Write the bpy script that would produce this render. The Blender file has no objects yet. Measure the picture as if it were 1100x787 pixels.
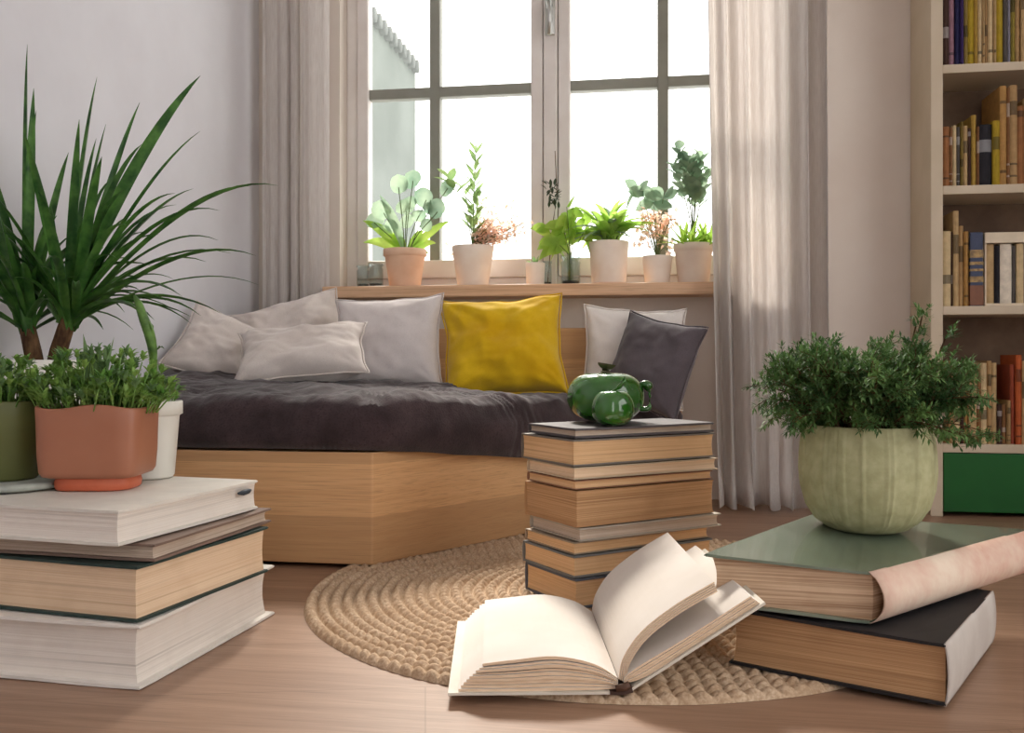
import bpy, bmesh, math, random
from mathutils import Vector, Matrix, noise

R = random.Random(11)
C = bpy.context.scene.collection
PI = math.pi
YAW = math.radians(9.0)
SN, CS = math.sin(YAW), math.cos(YAW)
EYE = 0.40


def plan(a, d):
    """floor-plan point measured a metres to the side and d metres ahead of the tripod"""
    return (a * CS - d * SN, a * SN + d * CS)


def P3(a, d, z):
    x, y = plan(a, d)
    return Vector((x, y, z))


# ------------------------------------------------------------------ materials
MATS = {}


def _mat(name):
    m = bpy.data.materials.new(name)
    m.use_nodes = True
    nt = m.node_tree
    b = nt.nodes['Principled BSDF']
    return m, nt, b


def srgb(r, g, b):
    def f(c):
        c /= 255.0
        return c / 12.92 if c <= 0.04045 else ((c + 0.055) / 1.055) ** 2.4
    return (f(r), f(g), f(b), 1)


def mixed(nt, fac, c1, c2):
    mx = nt.nodes.new('ShaderNodeMix')
    mx.data_type = 'RGBA'
    if fac is not None:
        nt.links.new(fac, mx.inputs[0])
    if isinstance(c1, tuple):
        mx.inputs[6].default_value = c1
    else:
        nt.links.new(c1, mx.inputs[6])
    if isinstance(c2, tuple):
        mx.inputs[7].default_value = c2
    else:
        nt.links.new(c2, mx.inputs[7])
    return mx.outputs[2]


def coords(nt, scale=(1, 1, 1), rot=(0, 0, 0)):
    tc = nt.nodes.new('ShaderNodeTexCoord')
    mp = nt.nodes.new('ShaderNodeMapping')
    mp.inputs['Scale'].default_value = scale
    mp.inputs['Rotation'].default_value = rot
    nt.links.new(tc.outputs['Object'], mp.inputs['Vector'])
    return mp.outputs['Vector']


def tex_noise(nt, vec, scale=5, detail=4, rough=.55, dist=0.0):
    n = nt.nodes.new('ShaderNodeTexNoise')
    n.inputs['Scale'].default_value = scale
    n.inputs['Detail'].default_value = detail
    n.inputs['Roughness'].default_value = rough
    n.inputs['Distortion'].default_value = dist
    if vec is not None:
        nt.links.new(vec, n.inputs['Vector'])
    return n.outputs['Fac']


def ramp(nt, fac, a, b):
    r = nt.nodes.new('ShaderNodeMapRange')
    r.inputs['From Min'].default_value = a
    r.inputs['From Max'].default_value = b
    nt.links.new(fac, r.inputs['Value'])
    return r.outputs['Result']


def bump(nt, bsdf, h, strength=.3, dist=.002):
    bp = nt.nodes.new('ShaderNodeBump')
    bp.inputs['Strength'].default_value = strength
    bp.inputs['Distance'].default_value = dist
    nt.links.new(h, bp.inputs['Height'])
    nt.links.new(bp.outputs['Normal'], bsdf.inputs['Normal'])


def simple(name, col, col2=None, rough=.6, scale=20, spec=.4, stretch=(1, 1, 1), bmp=0, bdist=.002, metal=0, coat=0, lo=.35, hi=.65):
    if name in MATS:
        return MATS[name]
    m, nt, b = _mat(name)
    b.inputs['Roughness'].default_value = rough
    b.inputs['Specular IOR Level'].default_value = spec
    b.inputs['Metallic'].default_value = metal
    b.inputs['Coat Weight'].default_value = coat
    if col2 is None:
        col2 = tuple(c * .86 for c in col[:3]) + (1,)
    n = tex_noise(nt, coords(nt, stretch), scale)
    nt.links.new(mixed(nt, ramp(nt, n, lo, hi), col, col2), b.inputs['Base Color'])
    if bmp:
        bump(nt, b, n, bmp, bdist)
    MATS[name] = m
    return m


def fabric(name, col, col2, weave=900, rough=.95, sheen=.3, big=9, bmp=.5):
    if name in MATS:
        return MATS[name]
    m, nt, b = _mat(name)
    b.inputs['Roughness'].default_value = rough
    b.inputs['Specular IOR Level'].default_value = .15
    b.inputs['Sheen Weight'].default_value = sheen
    b.inputs['Sheen Roughness'].default_value = .5
    v = coords(nt)
    n1 = tex_noise(nt, v, big, 5)
    n2 = tex_noise(nt, v, weave, 2)
    c = mixed(nt, ramp(nt, n1, .3, .7), col, col2)
    d = tuple(x * .72 for x in col2[:3]) + (1,)
    nt.links.new(mixed(nt, ramp(nt, n2, .5, .85), c, d), b.inputs['Base Color'])
    bump(nt, b, n2, bmp, .0008)
    MATS[name] = m
    return m


def leafmat(name, col, col2, scale=14, trans=.35, rough=.45):
    if name in MATS:
        return MATS[name]
    m, nt, b = _mat(name)
    b.inputs['Roughness'].default_value = rough
    b.inputs['Specular IOR Level'].default_value = .4
    n = tex_noise(nt, coords(nt), scale, 3)
    col_out = mixed(nt, ramp(nt, n, .35, .65), col, col2)
    nt.links.new(col_out, b.inputs['Base Color'])
    t = nt.nodes.new('ShaderNodeBsdfTranslucent')
    nt.links.new(col_out, t.inputs['Color'])
    ms = nt.nodes.new('ShaderNodeMixShader')
    ms.inputs[0].default_value = trans
    nt.links.new(b.outputs[0], ms.inputs[1])
    nt.links.new(t.outputs[0], ms.inputs[2])
    nt.links.new(ms.outputs[0], nt.nodes['Material Output'].inputs['Surface'])
    MATS[name] = m
    return m


def wood(name, c1, c2, grain=(1.2, 26, 26), rough=.45, bands=None, fine=90, rot=0, planks=None):
    m, nt, b = _mat(name)
    b.inputs['Roughness'].default_value = rough
    v = coords(nt, grain, (0, 0, rot))
    n1 = tex_noise(nt, v, 2.2, 6, .6, 1.2)
    v2 = coords(nt, (grain[0] * 2.5, grain[1] * 7, grain[2] * 7), (0, 0, rot))
    n2 = tex_noise(nt, v2, 3.0, 3, .6)
    c = mixed(nt, ramp(nt, n1, .32, .68), c1, c2)
    dk = tuple(x * .62 for x in c2[:3]) + (1,)
    f2 = ramp(nt, n2, .52, .8)
    c = mixed(nt, f2, c, dk)
    if bands:                                   # glued-up boards, each of its own tone
        sx = nt.nodes.new('ShaderNodeSeparateXYZ')
        nt.links.new(coords(nt), sx.inputs[0])
        dv = nt.nodes.new('ShaderNodeMath'); dv.operation = 'DIVIDE'; dv.inputs[1].default_value = bands
        nt.links.new(sx.outputs['Z'], dv.inputs[0])
        fl = nt.nodes.new('ShaderNodeMath'); fl.operation = 'FLOOR'
        nt.links.new(dv.outputs[0], fl.inputs[0])
        md = nt.nodes.new('ShaderNodeMath'); md.operation = 'MODULO'; md.inputs[1].default_value = 2
        nt.links.new(fl.outputs[0], md.inputs[0])
        m2 = nt.nodes.new('ShaderNodeMath'); m2.operation = 'MULTIPLY'; m2.inputs[1].default_value = .5
        nt.links.new(md.outputs[0], m2.inputs[0])
        inv = nt.nodes.new('ShaderNodeMath'); inv.operation = 'SUBTRACT'; inv.inputs[0].default_value = .5
        nt.links.new(m2.outputs[0], inv.inputs[1])
        c = mixed(nt, inv.outputs[0], c, tuple(x * .62 for x in c2[:3]) + (1,))
    if planks:
        br = nt.nodes.new('ShaderNodeTexBrick')
        br.inputs['Scale'].default_value = 1
        br.inputs['Brick Width'].default_value = planks[0]
        br.inputs['Row Height'].default_value = planks[1]
        br.inputs['Mortar Size'].default_value = .0012
        br.inputs['Mortar Smooth'].default_value = .3
        br.inputs['Color1'].default_value = (1, 1, 1, 1)
        br.inputs['Color2'].default_value = (.92, .91, .90, 1)
        br.inputs['Mortar'].default_value = (.7, .66, .62, 1)
        nt.links.new(coords(nt, (1, 1, 1), (0, 0, rot)), br.inputs['Vector'])
        mu = nt.nodes.new('ShaderNodeMix'); mu.data_type = 'RGBA'; mu.blend_type = 'MULTIPLY'
        mu.inputs[0].default_value = 1
        nt.links.new(c, mu.inputs[6]); nt.links.new(br.outputs['Color'], mu.inputs[7])
        c = mu.outputs[2]
    nt.links.new(c, b.inputs['Base Color'])
    bump(nt, b, n2, .25, .0006)
    MATS[name] = m
    return m


def pages(name, c1, c2, lines=1.0):
    """the cut edges of a paper block: fine layers that follow the height"""
    if name in MATS:
        return MATS[name]
    m, nt, b = _mat(name)
    b.inputs['Roughness'].default_value = .85
    b.inputs['Specular IOR Level'].default_value = .15
    n = tex_noise(nt, coords(nt, (2.5, 2.5, 700 * lines)), 1.0, 4, .7)
    n2 = tex_noise(nt, coords(nt, (1, 1, 160 * lines)), 1.0, 3, .7)
    n3 = tex_noise(nt, coords(nt), 14, 3)
    c = mixed(nt, ramp(nt, n, .38, .66), c1, c2)
    c = mixed(nt, ramp(nt, n2, .56, .75), c, tuple(x * .74 for x in c2[:3]) + (1,))
    c = mixed(nt, ramp(nt, n3, .5, 1.1), c, tuple(x * .88 for x in c2[:3]) + (1,))
    nt.links.new(c, b.inputs['Base Color'])
    bump(nt, b, n, .5, .001)
    MATS[name] = m
    return m


def glass_pane(name, tint=(1, 1, 1, 1), refl=.5):
    m, nt, b = _mat(name)
    nt.nodes.remove(b)
    t = nt.nodes.new('ShaderNodeBsdfTransparent'); t.inputs[0].default_value = tint
    g = nt.nodes.new('ShaderNodeBsdfGlossy'); g.inputs['Roughness'].default_value = .02
    lw = nt.nodes.new('ShaderNodeLayerWeight'); lw.inputs[0].default_value = .5
    pw = nt.nodes.new('ShaderNodeMath'); pw.operation = 'POWER'; pw.inputs[1].default_value = 4
    nt.links.new(lw.outputs['Facing'], pw.inputs[0])
    mu = nt.nodes.new('ShaderNodeMath'); mu.operation = 'MULTIPLY_ADD'; mu.inputs[1].default_value = refl * .6; mu.inputs[2].default_value = .035
    nt.links.new(pw.outputs[0], mu.inputs[0])
    ms = nt.nodes.new('ShaderNodeMixShader')
    nt.links.new(mu.outputs[0], ms.inputs[0]); nt.links.new(t.outputs[0], ms.inputs[1]); nt.links.new(g.outputs[0], ms.inputs[2])
    nt.links.new(ms.outputs[0], nt.nodes['Material Output'].inputs['Surface'])
    MATS[name] = m
    return m


def sheer(name, col, col2, trans=.4):
    m, nt, b = _mat(name)
    b.inputs['Roughness'].default_value = .9
    b.inputs['Specular IOR Level'].default_value = .1
    n = tex_noise(nt, coords(nt, (420, 420, 26)), 1, 3)
    c = mixed(nt, ramp(nt, n, .35, .7), col, col2)
    nt.links.new(c, b.inputs['Base Color'])
    t = nt.nodes.new('ShaderNodeBsdfTranslucent')
    nt.links.new(c, t.inputs['Color'])
    ms = nt.nodes.new('ShaderNodeMixShader'); ms.inputs[0].default_value = trans
    nt.links.new(b.outputs[0], ms.inputs[1]); nt.links.new(t.outputs[0], ms.inputs[2])
    nt.links.new(ms.outputs[0], nt.nodes['Material Output'].inputs['Surface'])
    bump(nt, b, n, .3, .0008)
    MATS[name] = m
    return m


# ------------------------------------------------------------------ mesh helpers
def obj(name, bm, mats, parent=None, smooth=False, sub=0, loc=None):
    me = bpy.data.meshes.new(name)
    bmesh.ops.recalc_face_normals(bm, faces=bm.faces[:])
    bm.to_mesh(me)
    bm.free()
    o = bpy.data.objects.new(name, me)
    for m in (mats if isinstance(mats, (list, tuple)) else [mats]):
        me.materials.append(m)
    if smooth:
        for p in me.polygons:
            p.use_smooth = True
    if sub:
        md = o.modifiers.new('subdivision', 'SUBSURF'); md.levels = sub; md.render_levels = sub
    C.objects.link(o)
    if parent is not None:
        o.parent = parent
        o.matrix_parent_inverse = Matrix.Identity(4)
        # meshes are written in world coordinates: keep them there
        o.location = -Vector(parent.get('base', (0, 0, 0)))
    if loc is not None:
        o.location = loc
    return o


def sobj(name, bm, mats, part_of, **k):
    """a sub-part: child of a part (whose own origin is already shifted)"""
    o = obj(name, bm, mats, None, **k)
    o.parent = part_of
    return o


def thing(name, label, cat, loc=(0, 0, 0), group=None):
    o = bpy.data.objects.new(name, None)
    o.empty_display_size = .03
    C.objects.link(o)
    o.location = loc
    o['base'] = tuple(loc)
    o['label'] = label
    o['category'] = cat
    if group:
        o['group'] = group
    return o


def tag(o, label, cat, group=None):
    o['label'] = label
    o['category'] = cat
    if group:
        o['group'] = group
    return o


def struct(o):
    o['kind'] = 'structure'
    return o


def box(bm, x0, x1, y0, y1, z0, z1, mi=0, bev=0):
    vs = [bm.verts.new(p) for p in ((x0, y0, z0), (x1, y0, z0), (x1, y1, z0), (x0, y1, z0), (x0, y0, z1), (x1, y0, z1), (x1, y1, z1), (x0, y1, z1))]
    fs = [bm.faces.new([vs[i] for i in q]) for q in ((3, 2, 1, 0), (4, 5, 6, 7), (0, 1, 5, 4), (1, 2, 6, 5), (2, 3, 7, 6), (3, 0, 4, 7))]
    for f in fs:
        f.material_index = mi
    if bev:
        es = list({e for f in fs for e in f.edges})
        bmesh.ops.bevel(bm, geom=es, offset=bev, segments=2, affect='EDGES', profile=.6)
    return vs


def prism(bm, pts, z0, z1, bev=0, mi=0, zf=None):
    """polygon pts (xy) between z0 and z1; zf(x, y) adds height (tilt)"""
    zf = zf or (lambda x, y: 0)
    lo = [bm.verts.new((x, y, z0 + zf(x, y))) for x, y in pts]
    hi = [bm.verts.new((x, y, z1 + zf(x, y))) for x, y in pts]
    fs = [bm.faces.new(lo[::-1]), bm.faces.new(hi)]
    n = len(pts)
    for i in range(n):
        j = (i + 1) % n
        fs.append(bm.faces.new((lo[i], lo[j], hi[j], hi[i])))
    for f in fs:
        f.material_index = mi
    if bev:
        es = list({e for f in fs for e in f.edges})
        bmesh.ops.bevel(bm, geom=es, offset=bev, segments=2, affect='EDGES', profile=.6)


def lathe(bm, prof, c, n=40, rf=None, cap_lo=True, cap_hi=False, sx=1, sy=1, rot=0):
    rings = []
    for r, z in prof:
        ring = []
        for i in range(n):
            t = 2 * PI * i / n
            rr = r * (rf(t, z) if rf else 1)
            x, y = rr * math.cos(t) * sx, rr * math.sin(t) * sy
            ring.append(bm.verts.new((c[0] + x * math.cos(rot) - y * math.sin(rot), c[1] + x * math.sin(rot) + y * math.cos(rot), c[2] + z)))
        rings.append(ring)
    for a, b in zip(rings, rings[1:]):
        for i in range(n):
            j = (i + 1) % n
            bm.faces.new((a[i], a[j], b[j], b[i]))
    if cap_lo:
        bm.faces.new(rings[0][::-1])
    if cap_hi:
        bm.faces.new(rings[-1])


def tube(bm, pts, rad, n=7, mi=0):
    pts = [Vector(p) for p in pts]
    if not isinstance(rad, (list, tuple)):
        rad = [rad] * len(pts)
    rings = []
    ref = Vector((0, 0, 1))
    for i, p in enumerate(pts):
        d = (pts[min(i + 1, len(pts) - 1)] - pts[max(i - 1, 0)])
        if d.length < 1e-9:
            d = Vector((0, 0, 1))
        d.normalize()
        s = d.cross(ref)
        if s.length < .1:
            s = d.cross(Vector((1, 0, 0)))
        s.normalize()
        u = s.cross(d)
        rings.append([bm.verts.new(p + (s * math.cos(2 * PI * k / n) + u * math.sin(2 * PI * k / n)) * rad[i]) for k in range(n)])
    for a, b in zip(rings, rings[1:]):
        for k in range(n):
            j = (k + 1) % n
            f = bm.faces.new((a[k], a[j], b[j], b[k])); f.material_index = mi
    for r in (rings[0][::-1], rings[-1]):
        f = bm.faces.new(r); f.material_index = mi


def bez(p0, p1, p2, p3, n):
    out = []
    for i in range(n + 1):
        t = i / n
        out.append(p0 * (1 - t) ** 3 + p1 * 3 * t * (1 - t) ** 2 + p2 * 3 * t * t * (1 - t) + p3 * t ** 3)
    return out


def blade(bm, pts, width, fold=.25, shape='strap', mi=0, side=None):
    """a leaf along the points pts: three verts a section, creased along its midrib"""
    n = len(pts)
    rows = []
    for i, p in enumerate(pts):
        t = i / (n - 1)
        if shape == 'strap':
            w = width * min(1, .55 + t * 2.2) * (1 - t ** 3.2) + .0004
        elif shape == 'round':
            w = width * math.sqrt(max(0, 1 - (2 * t - 1) ** 2)) * 1.0 + .0003
        else:
            w = width * math.sin(PI * min(1, t ** .8)) + .0003
        d = (pts[min(i + 1, n - 1)] - pts[max(i - 1, 0)]).normalized()
        s = side.copy() if side is not None else d.cross(Vector((0, 0, 1)))
        if s.length < .15:
            s = d.cross(Vector((.4, 1, 0)))
        s = (s - d * s.dot(d))
        s.normalize()
        u = s.cross(d)
        rows.append((bm.verts.new(p - s * w * .5 + u * w * fold), bm.verts.new(p), bm.verts.new(p + s * w * .5 + u * w * fold)))
    for a, b in zip(rows, rows[1:]):
        for k in (0, 1):
            f = bm.faces.new((a[k], a[k + 1], b[k + 1], b[k])); f.material_index = mi


def leaf_at(bm, p, d, length, width, droop=.3, n=4, shape='oval', fold=.2, mi=0, side=None):
    d = d.normalized()
    pts = []
    for i in range(n + 1):
        t = i / n
        pts.append(p + d * length * t + Vector((0, 0, -droop * length * t * t)))
    blade(bm, pts, width, fold, shape, mi, side)


def rdir(zmin=-.2, zmax=1.0):
    a = R.uniform(0, 2 * PI)
    z = R.uniform(zmin, zmax)
    r = math.sqrt(max(0, 1 - z * z))
    return Vector((r * math.cos(a), r * math.sin(a), z))


# ------------------------------------------------------------------ palette
M_wall = simple('wall_paint', srgb(222, 221, 226), srgb(215, 213, 218), .9, 4, .2, bmp=.05)
M_ceil = simple('ceiling_paint', srgb(235, 232, 228), None, .9, 4, .2)
M_floor = wood('floor_wood', srgb(168, 134, 110), srgb(142, 109, 87), (1.1, 22, 22), .40, rot=-.25, planks=(1.25, .19))
M_bed = wood('bed_wood', srgb(222, 178, 130), srgb(206, 158, 110), (1.3, 1.3, 34), .5, bands=.1)
M_sill = wood('sill_wood', srgb(222, 184, 150), srgb(204, 162, 126), (1.2, 30, 30), .5)
M_frame = simple('window_paint', srgb(230, 224, 220), srgb(220, 212, 207), .55, 8, .3)
M_muntin = simple('glazing_bar_paint', srgb(150, 150, 140), srgb(138, 138, 128), .5, 8, .3)
M_glass = glass_pane('clear_glass', (.985, .99, .985, 1))
M_jar = glass_pane('jar_glass', (.86, .90, .905, 1), 1.2)
M_metal = simple('satin_metal', srgb(200, 200, 196), srgb(180, 180, 176), .3, 30, .5, metal=.9)
M_curt = sheer('curtain_linen', srgb(238, 234, 231), srgb(226, 220, 216), .62)
M_shelf = simple('cream_lacquer', srgb(200, 184, 162), srgb(190, 174, 150), .5, 6, .3)
M_shelfback = simple('shelf_back_board', srgb(120, 98, 80), srgb(100, 80, 66), .8, 12, .2)
M_green = simple('green_lacquer', srgb(16, 92, 30), srgb(12, 80, 26), .5, 5, .3)
M_matt = fabric('plush_brown', srgb(72, 58, 61), srgb(46, 36, 38), 260, .95, .25, 18, 1.0)
M_mattside = M_matt
M_linen = fabric('linen_white', srgb(222, 212, 206), srgb(208, 196, 189), 800)
M_grey = fabric('linen_grey', srgb(216, 208, 206), srgb(204, 195, 193), 800)
M_must = fabric('mustard_velvet', srgb(224, 186, 34), srgb(204, 160, 16), 800, .9, .2)
M_dark = fabric('charcoal_rib', srgb(98, 90, 96), srgb(78, 71, 76), 600)
M_whitep = fabric('cotton_white', srgb(232, 226, 222), srgb(222, 214, 208), 800)
M_jute = None
M_soil = simple('soil', srgb(70, 52, 38), srgb(40, 28, 20), .95, 120, .1, bmp=.6)
M_terra = simple('terracotta_glaze', srgb(164, 108, 82), srgb(154, 98, 73), .42, 7, .45)
M_terrafoot = simple('terracotta_bright', srgb(206, 112, 80), srgb(190, 94, 62), .5, 12, .4)
M_olive = simple('olive_glaze', srgb(104, 108, 64), srgb(90, 94, 52), .45, 9, .4)
M_wplast = simple('white_plastic', srgb(232, 230, 222), srgb(222, 219, 210), .4, 9, .4)
M_stone = simple('stone_saucer', srgb(176, 180, 170), srgb(150, 154, 146), .7, 40, .3)
M_potw = simple('white_clay', srgb(238, 226, 214), srgb(230, 214, 200), .7, 14, .3)
M_potp = simple('peach_clay', srgb(232, 198, 172), srgb(222, 182, 154), .75, 14, .3)
M_sage = simple('sage_ceramic', srgb(176, 174, 134), srgb(158, 156, 116), .6, 60, .3, bmp=.4)
M_ceram = simple('green_ceramic', srgb(52, 112, 30), srgb(32, 84, 20), .10, 9, .5, coat=.8)
M_cstem = simple('green_ceramic_stem', srgb(84, 80, 50), srgb(56, 54, 34), .4, 30, .4)
L_strap = leafmat('strap_leaf', srgb(88, 134, 62), srgb(40, 82, 36), 28, .25, .30)
L_bright = leafmat('bright_leaf', srgb(184, 216, 112), srgb(146, 188, 84), 20, .6)
L_euc = leafmat('eucalyptus_leaf', srgb(178, 198, 170), srgb(132, 160, 136), 15, .55)
L_lime = leafmat('lime_leaf', srgb(190, 216, 104), srgb(150, 192, 80), 15, .6)
L_upright = leafmat('sage_green_leaf', srgb(168, 194, 128), srgb(128, 160, 104), 20, .5)
L_dk = leafmat('dark_twig_leaf', srgb(70, 88, 62), srgb(50, 64, 48), 20, .2)
L_pink = leafmat('pink_blossom', srgb(255, 240, 228), srgb(250, 214, 192), 60, .7, .7)
L_succ = leafmat('succulent_leaf', srgb(160, 192, 104), srgb(98, 146, 64), 30, .35)
L_succ2 = leafmat('succulent_grey', srgb(136, 168, 112), srgb(96, 130, 80), 30, .3)
L_con = leafmat('conifer_needle', srgb(112, 146, 82), srgb(54, 88, 46), 22, .2, .6)
M_stem = simple('green_stem', srgb(96, 112, 60), srgb(76, 90, 46), .6, 30)
M_bark = simple('bark', srgb(112, 84, 58), srgb(66, 46, 32), .9, 90, .2, (1, 1, .4), .8, .004)
PG_cream = pages('paper_cream', srgb(232, 206, 176), srgb(216, 184, 150))
PG_white = pages('paper_white', srgb(234, 226, 217), srgb(224, 214, 203))
PG_tan = pages('paper_tan', srgb(224, 186, 144), srgb(204, 162, 118))
PG_brown = pages('paper_aged', srgb(196, 156, 116), srgb(160, 120, 84))
PG_grey = pages('paper_grey', srgb(206, 188, 170), srgb(180, 160, 142))

# ------------------------------------------------------------------ the room
WALL_Y, LEFT_X, RIGHT_X, CEIL, BACK_Y = 2.70, -1.214, 1.75, 2.35, -1.2
SILL_Z = .609
OX0, OX1, OZ1 = -.955, .313, 2.16

bm = bmesh.new(); box(bm, LEFT_X - .1, RIGHT_X + .1, BACK_Y, WALL_Y + .15, -.08, 0)
struct(obj('floor', bm, M_floor))
bm = bmesh.new(); box(bm, LEFT_X - .1, RIGHT_X + .1, BACK_Y, WALL_Y + .15, CEIL, CEIL + .08)
struct(obj('ceiling', bm, M_ceil))
bm = bmesh.new(); box(bm, LEFT_X - .1, LEFT_X, BACK_Y, WALL_Y + .15, 0, CEIL)
struct(obj('wall_left', bm, M_wall))
bm = bmesh.new()                                  # with an unseen opening added to let sky light in from the right
box(bm, RIGHT_X, RIGHT_X + .1, 1.25, WALL_Y + .15, 0, CEIL)
box(bm, RIGHT_X, RIGHT_X + .1, BACK_Y, -.75, 0, CEIL)
box(bm, RIGHT_X, RIGHT_X + .1, -.75, 1.25, 0, .12)
box(bm, RIGHT_X, RIGHT_X + .1, -.75, 1.25, 2.15, CEIL)
struct(obj('wall_right', bm, M_wall))
bm = bmesh.new()
y0, y1 = WALL_Y, WALL_Y + .15
box(bm, LEFT_X, OX0, y0, y1, 0, CEIL)
box(bm, OX1, RIGHT_X, y0, y1, 0, CEIL)
box(bm, OX0, OX1, y0, y1, 0, SILL_Z - .034)
box(bm, OX0, OX1, y0, y1, OZ1, CEIL)
struct(obj('wall_back', bm, simple('wall_paint_beige', srgb(222, 212, 203), srgb(216, 204, 194), .9, 4, .2, bmp=.05)))
bm = bmesh.new()                                  # the wall behind the camera, with an unseen opening added for fill light
box(bm, LEFT_X - .1, -.10, BACK_Y - .12, BACK_Y, 0, CEIL)
box(bm, .40, RIGHT_X + .1, BACK_Y - .12, BACK_Y, 0, CEIL)
box(bm, -.10, .40, BACK_Y - .12, BACK_Y, 2.15, CEIL)
struct(obj('wall_front', bm, M_wall))

# window: frame, two sashes, bars, panes, handle
FY0, FY1 = 2.765, 2.82
wt = bpy.data.objects.new('window_1', None); C.objects.link(wt); wt['kind'] = 'structure'; wt['base'] = (0, 0, 0)
GX = (-.885, -.38, -.262, .243)
GZ0, GZ1 = .70, 2.095
MZ = 1.213
bm = bmesh.new()
box(bm, OX0, GX[0] - .035, FY0, FY1, SILL_Z, OZ1, bev=.004)
box(bm, GX[3] + .035, OX1, FY0, FY1, SILL_Z, OZ1, bev=.004)
box(bm, OX0, OX1, FY0 + .002, FY1 - .002, SILL_Z, SILL_Z + .035, bev=.004)
box(bm, OX0, OX1, FY0 + .002, FY1 - .002, GZ1 + .03, OZ1, bev=.004)
box(bm, -.342, -.300, FY0 - .012, FY1, SILL_Z, OZ1, bev=.006)
obj('window_frame', bm, M_frame, wt)
for a, b in ((GX[0], GX[1]), (GX[2], GX[3])):
    bm = bmesh.new()
    l = a - .036; r = b + .036
    box(bm, l, a, FY0 - .008, FY1 - .012, SILL_Z + .035, GZ1 + .03, bev=.006)
    box(bm, b, r, FY0 - .008, FY1 - .012, SILL_Z + .035, GZ1 + .03, bev=.006)
    box(bm, a, b, FY0 - .006, FY1 - .014, SILL_Z + .035, GZ0, bev=.005)
    box(bm, a, b, FY0 - .006, FY1 - .014, GZ1, GZ1 + .03, bev=.005)
    obj('sash', bm, M_frame, wt)
    bm = bmesh.new()
    vx = -.677 if a < -.5 else .010
    box(bm, vx - .016, vx + .016, FY0 + .002, FY1 - .016, GZ0, GZ1, bev=.003)
    box(bm, a, b, FY0 + .004, FY1 - .018, MZ - .016, MZ + .016, bev=.003)
    obj('glazing_bars', bm, M_muntin, wt)
    bm = bmesh.new()
    box(bm, a, b, FY0 + .016, FY0 + .020, GZ0, GZ1)
    obj('pane', bm, M_glass, wt)
bm = bmesh.new()
box(bm, -.336, -.306, FY0 - .020, FY0 - .012, 1.36, 1.50, bev=.004)
tube(bm, [(-.321, FY0 - .02, 1.45), (-.321, FY0 - .045, 1.45)], .008, 10)
tube(bm, [(-.321, FY0 - .045, 1.456), (-.321, FY0 - .05, 1.42), (-.321, FY0 - .048, 1.35)], [.009, .0085, .008], 10)
obj('handle', bm, M_metal, wt, smooth=True)

bm = bmesh.new(); box(bm, OX0 - .012, OX1 + .02, 2.58, FY0 + .01, SILL_Z - .034, SILL_Z, bev=.004)
o = struct(obj('trim_1', bm, M_sill))

# the house across the yard, seen through the left sash
bt = thing('building', 'pale grey rendered house wall seen outside through the left window sash', 'building', (-2.9, 6.5, 0))
bm = bmesh.new(); box(bm, -6.5, -2.72, 4.2, 10.2, -4, 3.65)
obj('wall', bm, simple('render_grey', srgb(122, 128, 122), srgb(108, 114, 108), .9, 1.2), bt)
bm = bmesh.new()
for i in range(34):
    yy = 4.2 + i * .176
    tube(bm, [(-6.5, yy + .09, 3.70), (-2.66, yy + .09, 3.66)], .075, 8)
obj('roof_tiles', bm, simple('roof_tile_grey', srgb(118, 122, 118), srgb(104, 108, 104), .9, 6), bt, smooth=True)

# ------------------------------------------------------------------ curtains
def curtain(name, label, x0, x1, yc, folds, amp, zb, seed, flare=0.0, lean=0.0, group=None):
    rr = random.Random(seed)
    nx, nz = folds * 14, 46
    ph = [rr.uniform(0, 2 * PI) for _ in range(6)]
    bm = bmesh.new()
    grid = []
    for j in range(nz + 1):
        v = j / nz
        z = zb + (CEIL - .004 - zb) * v
        row = []
        for i in range(nx + 1):
            u = i / nx
            w = 1 + flare * (1 - v) * .6
            xc = (x0 + x1) / 2 + lean * (1 - v) ** 2
            zz = z
            s = u + .018 * math.sin(u * 2 * PI * 2.3 + ph[0]) * (1 - .5 * v)
            x = xc + (s - .5) * (x1 - x0) * w
            q = u * folds * 2 * PI
            a = amp * (.55 + .45 * math.sin(u * 9 + ph[1])) * (.75 + .25 * math.sin(v * 3 + ph[2]))
            y = yc + a * math.sin(q + .7 * math.sin(v * 2.2 + ph[3])) + .3 * a * math.sin(2.3 * q + ph[4] + v * 1.5)
            y += .004 * noise.noise(Vector((u * 14, v * 9, seed)))
            x += .25 * a * math.cos(q + ph[5])
            if v < .07:                              # the hem breaks on the floor
                k = (1 - v / .07)
                y -= .02 * k * k * (1 + .8 * math.sin(q * .7 + 1))
                x += .006 * k * math.sin(q * 1.3)
                zz = z + .006 * k * (1 + math.sin(q * .9 + ph[1]))
            row.append(bm.verts.new((x, y, zz)))
        grid.append(row)
    for j in range(nz):
        for i in range(nx):
            bm.faces.new((grid[j][i], grid[j][i + 1], grid[j + 1][i + 1], grid[j + 1][i]))
    o = obj(name, bm, M_curt, smooth=True)
    md = o.modifiers.new('cloth', 'SOLIDIFY'); md.thickness = .0015
    tag(o, label, 'curtain', group)
    return o


curtain('curtain', 'grey linen curtain gathered in the corner by the left wall', -1.165, -.955, 2.612, 6, .024, .006, 3, group='window curtains')
curtain('curtain', 'grey linen curtain falling to the floor beside the bookcase', .112, .428, 2.515, 6, .032, .006, 8, flare=-.18, lean=.02, group='window curtains')

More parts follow.
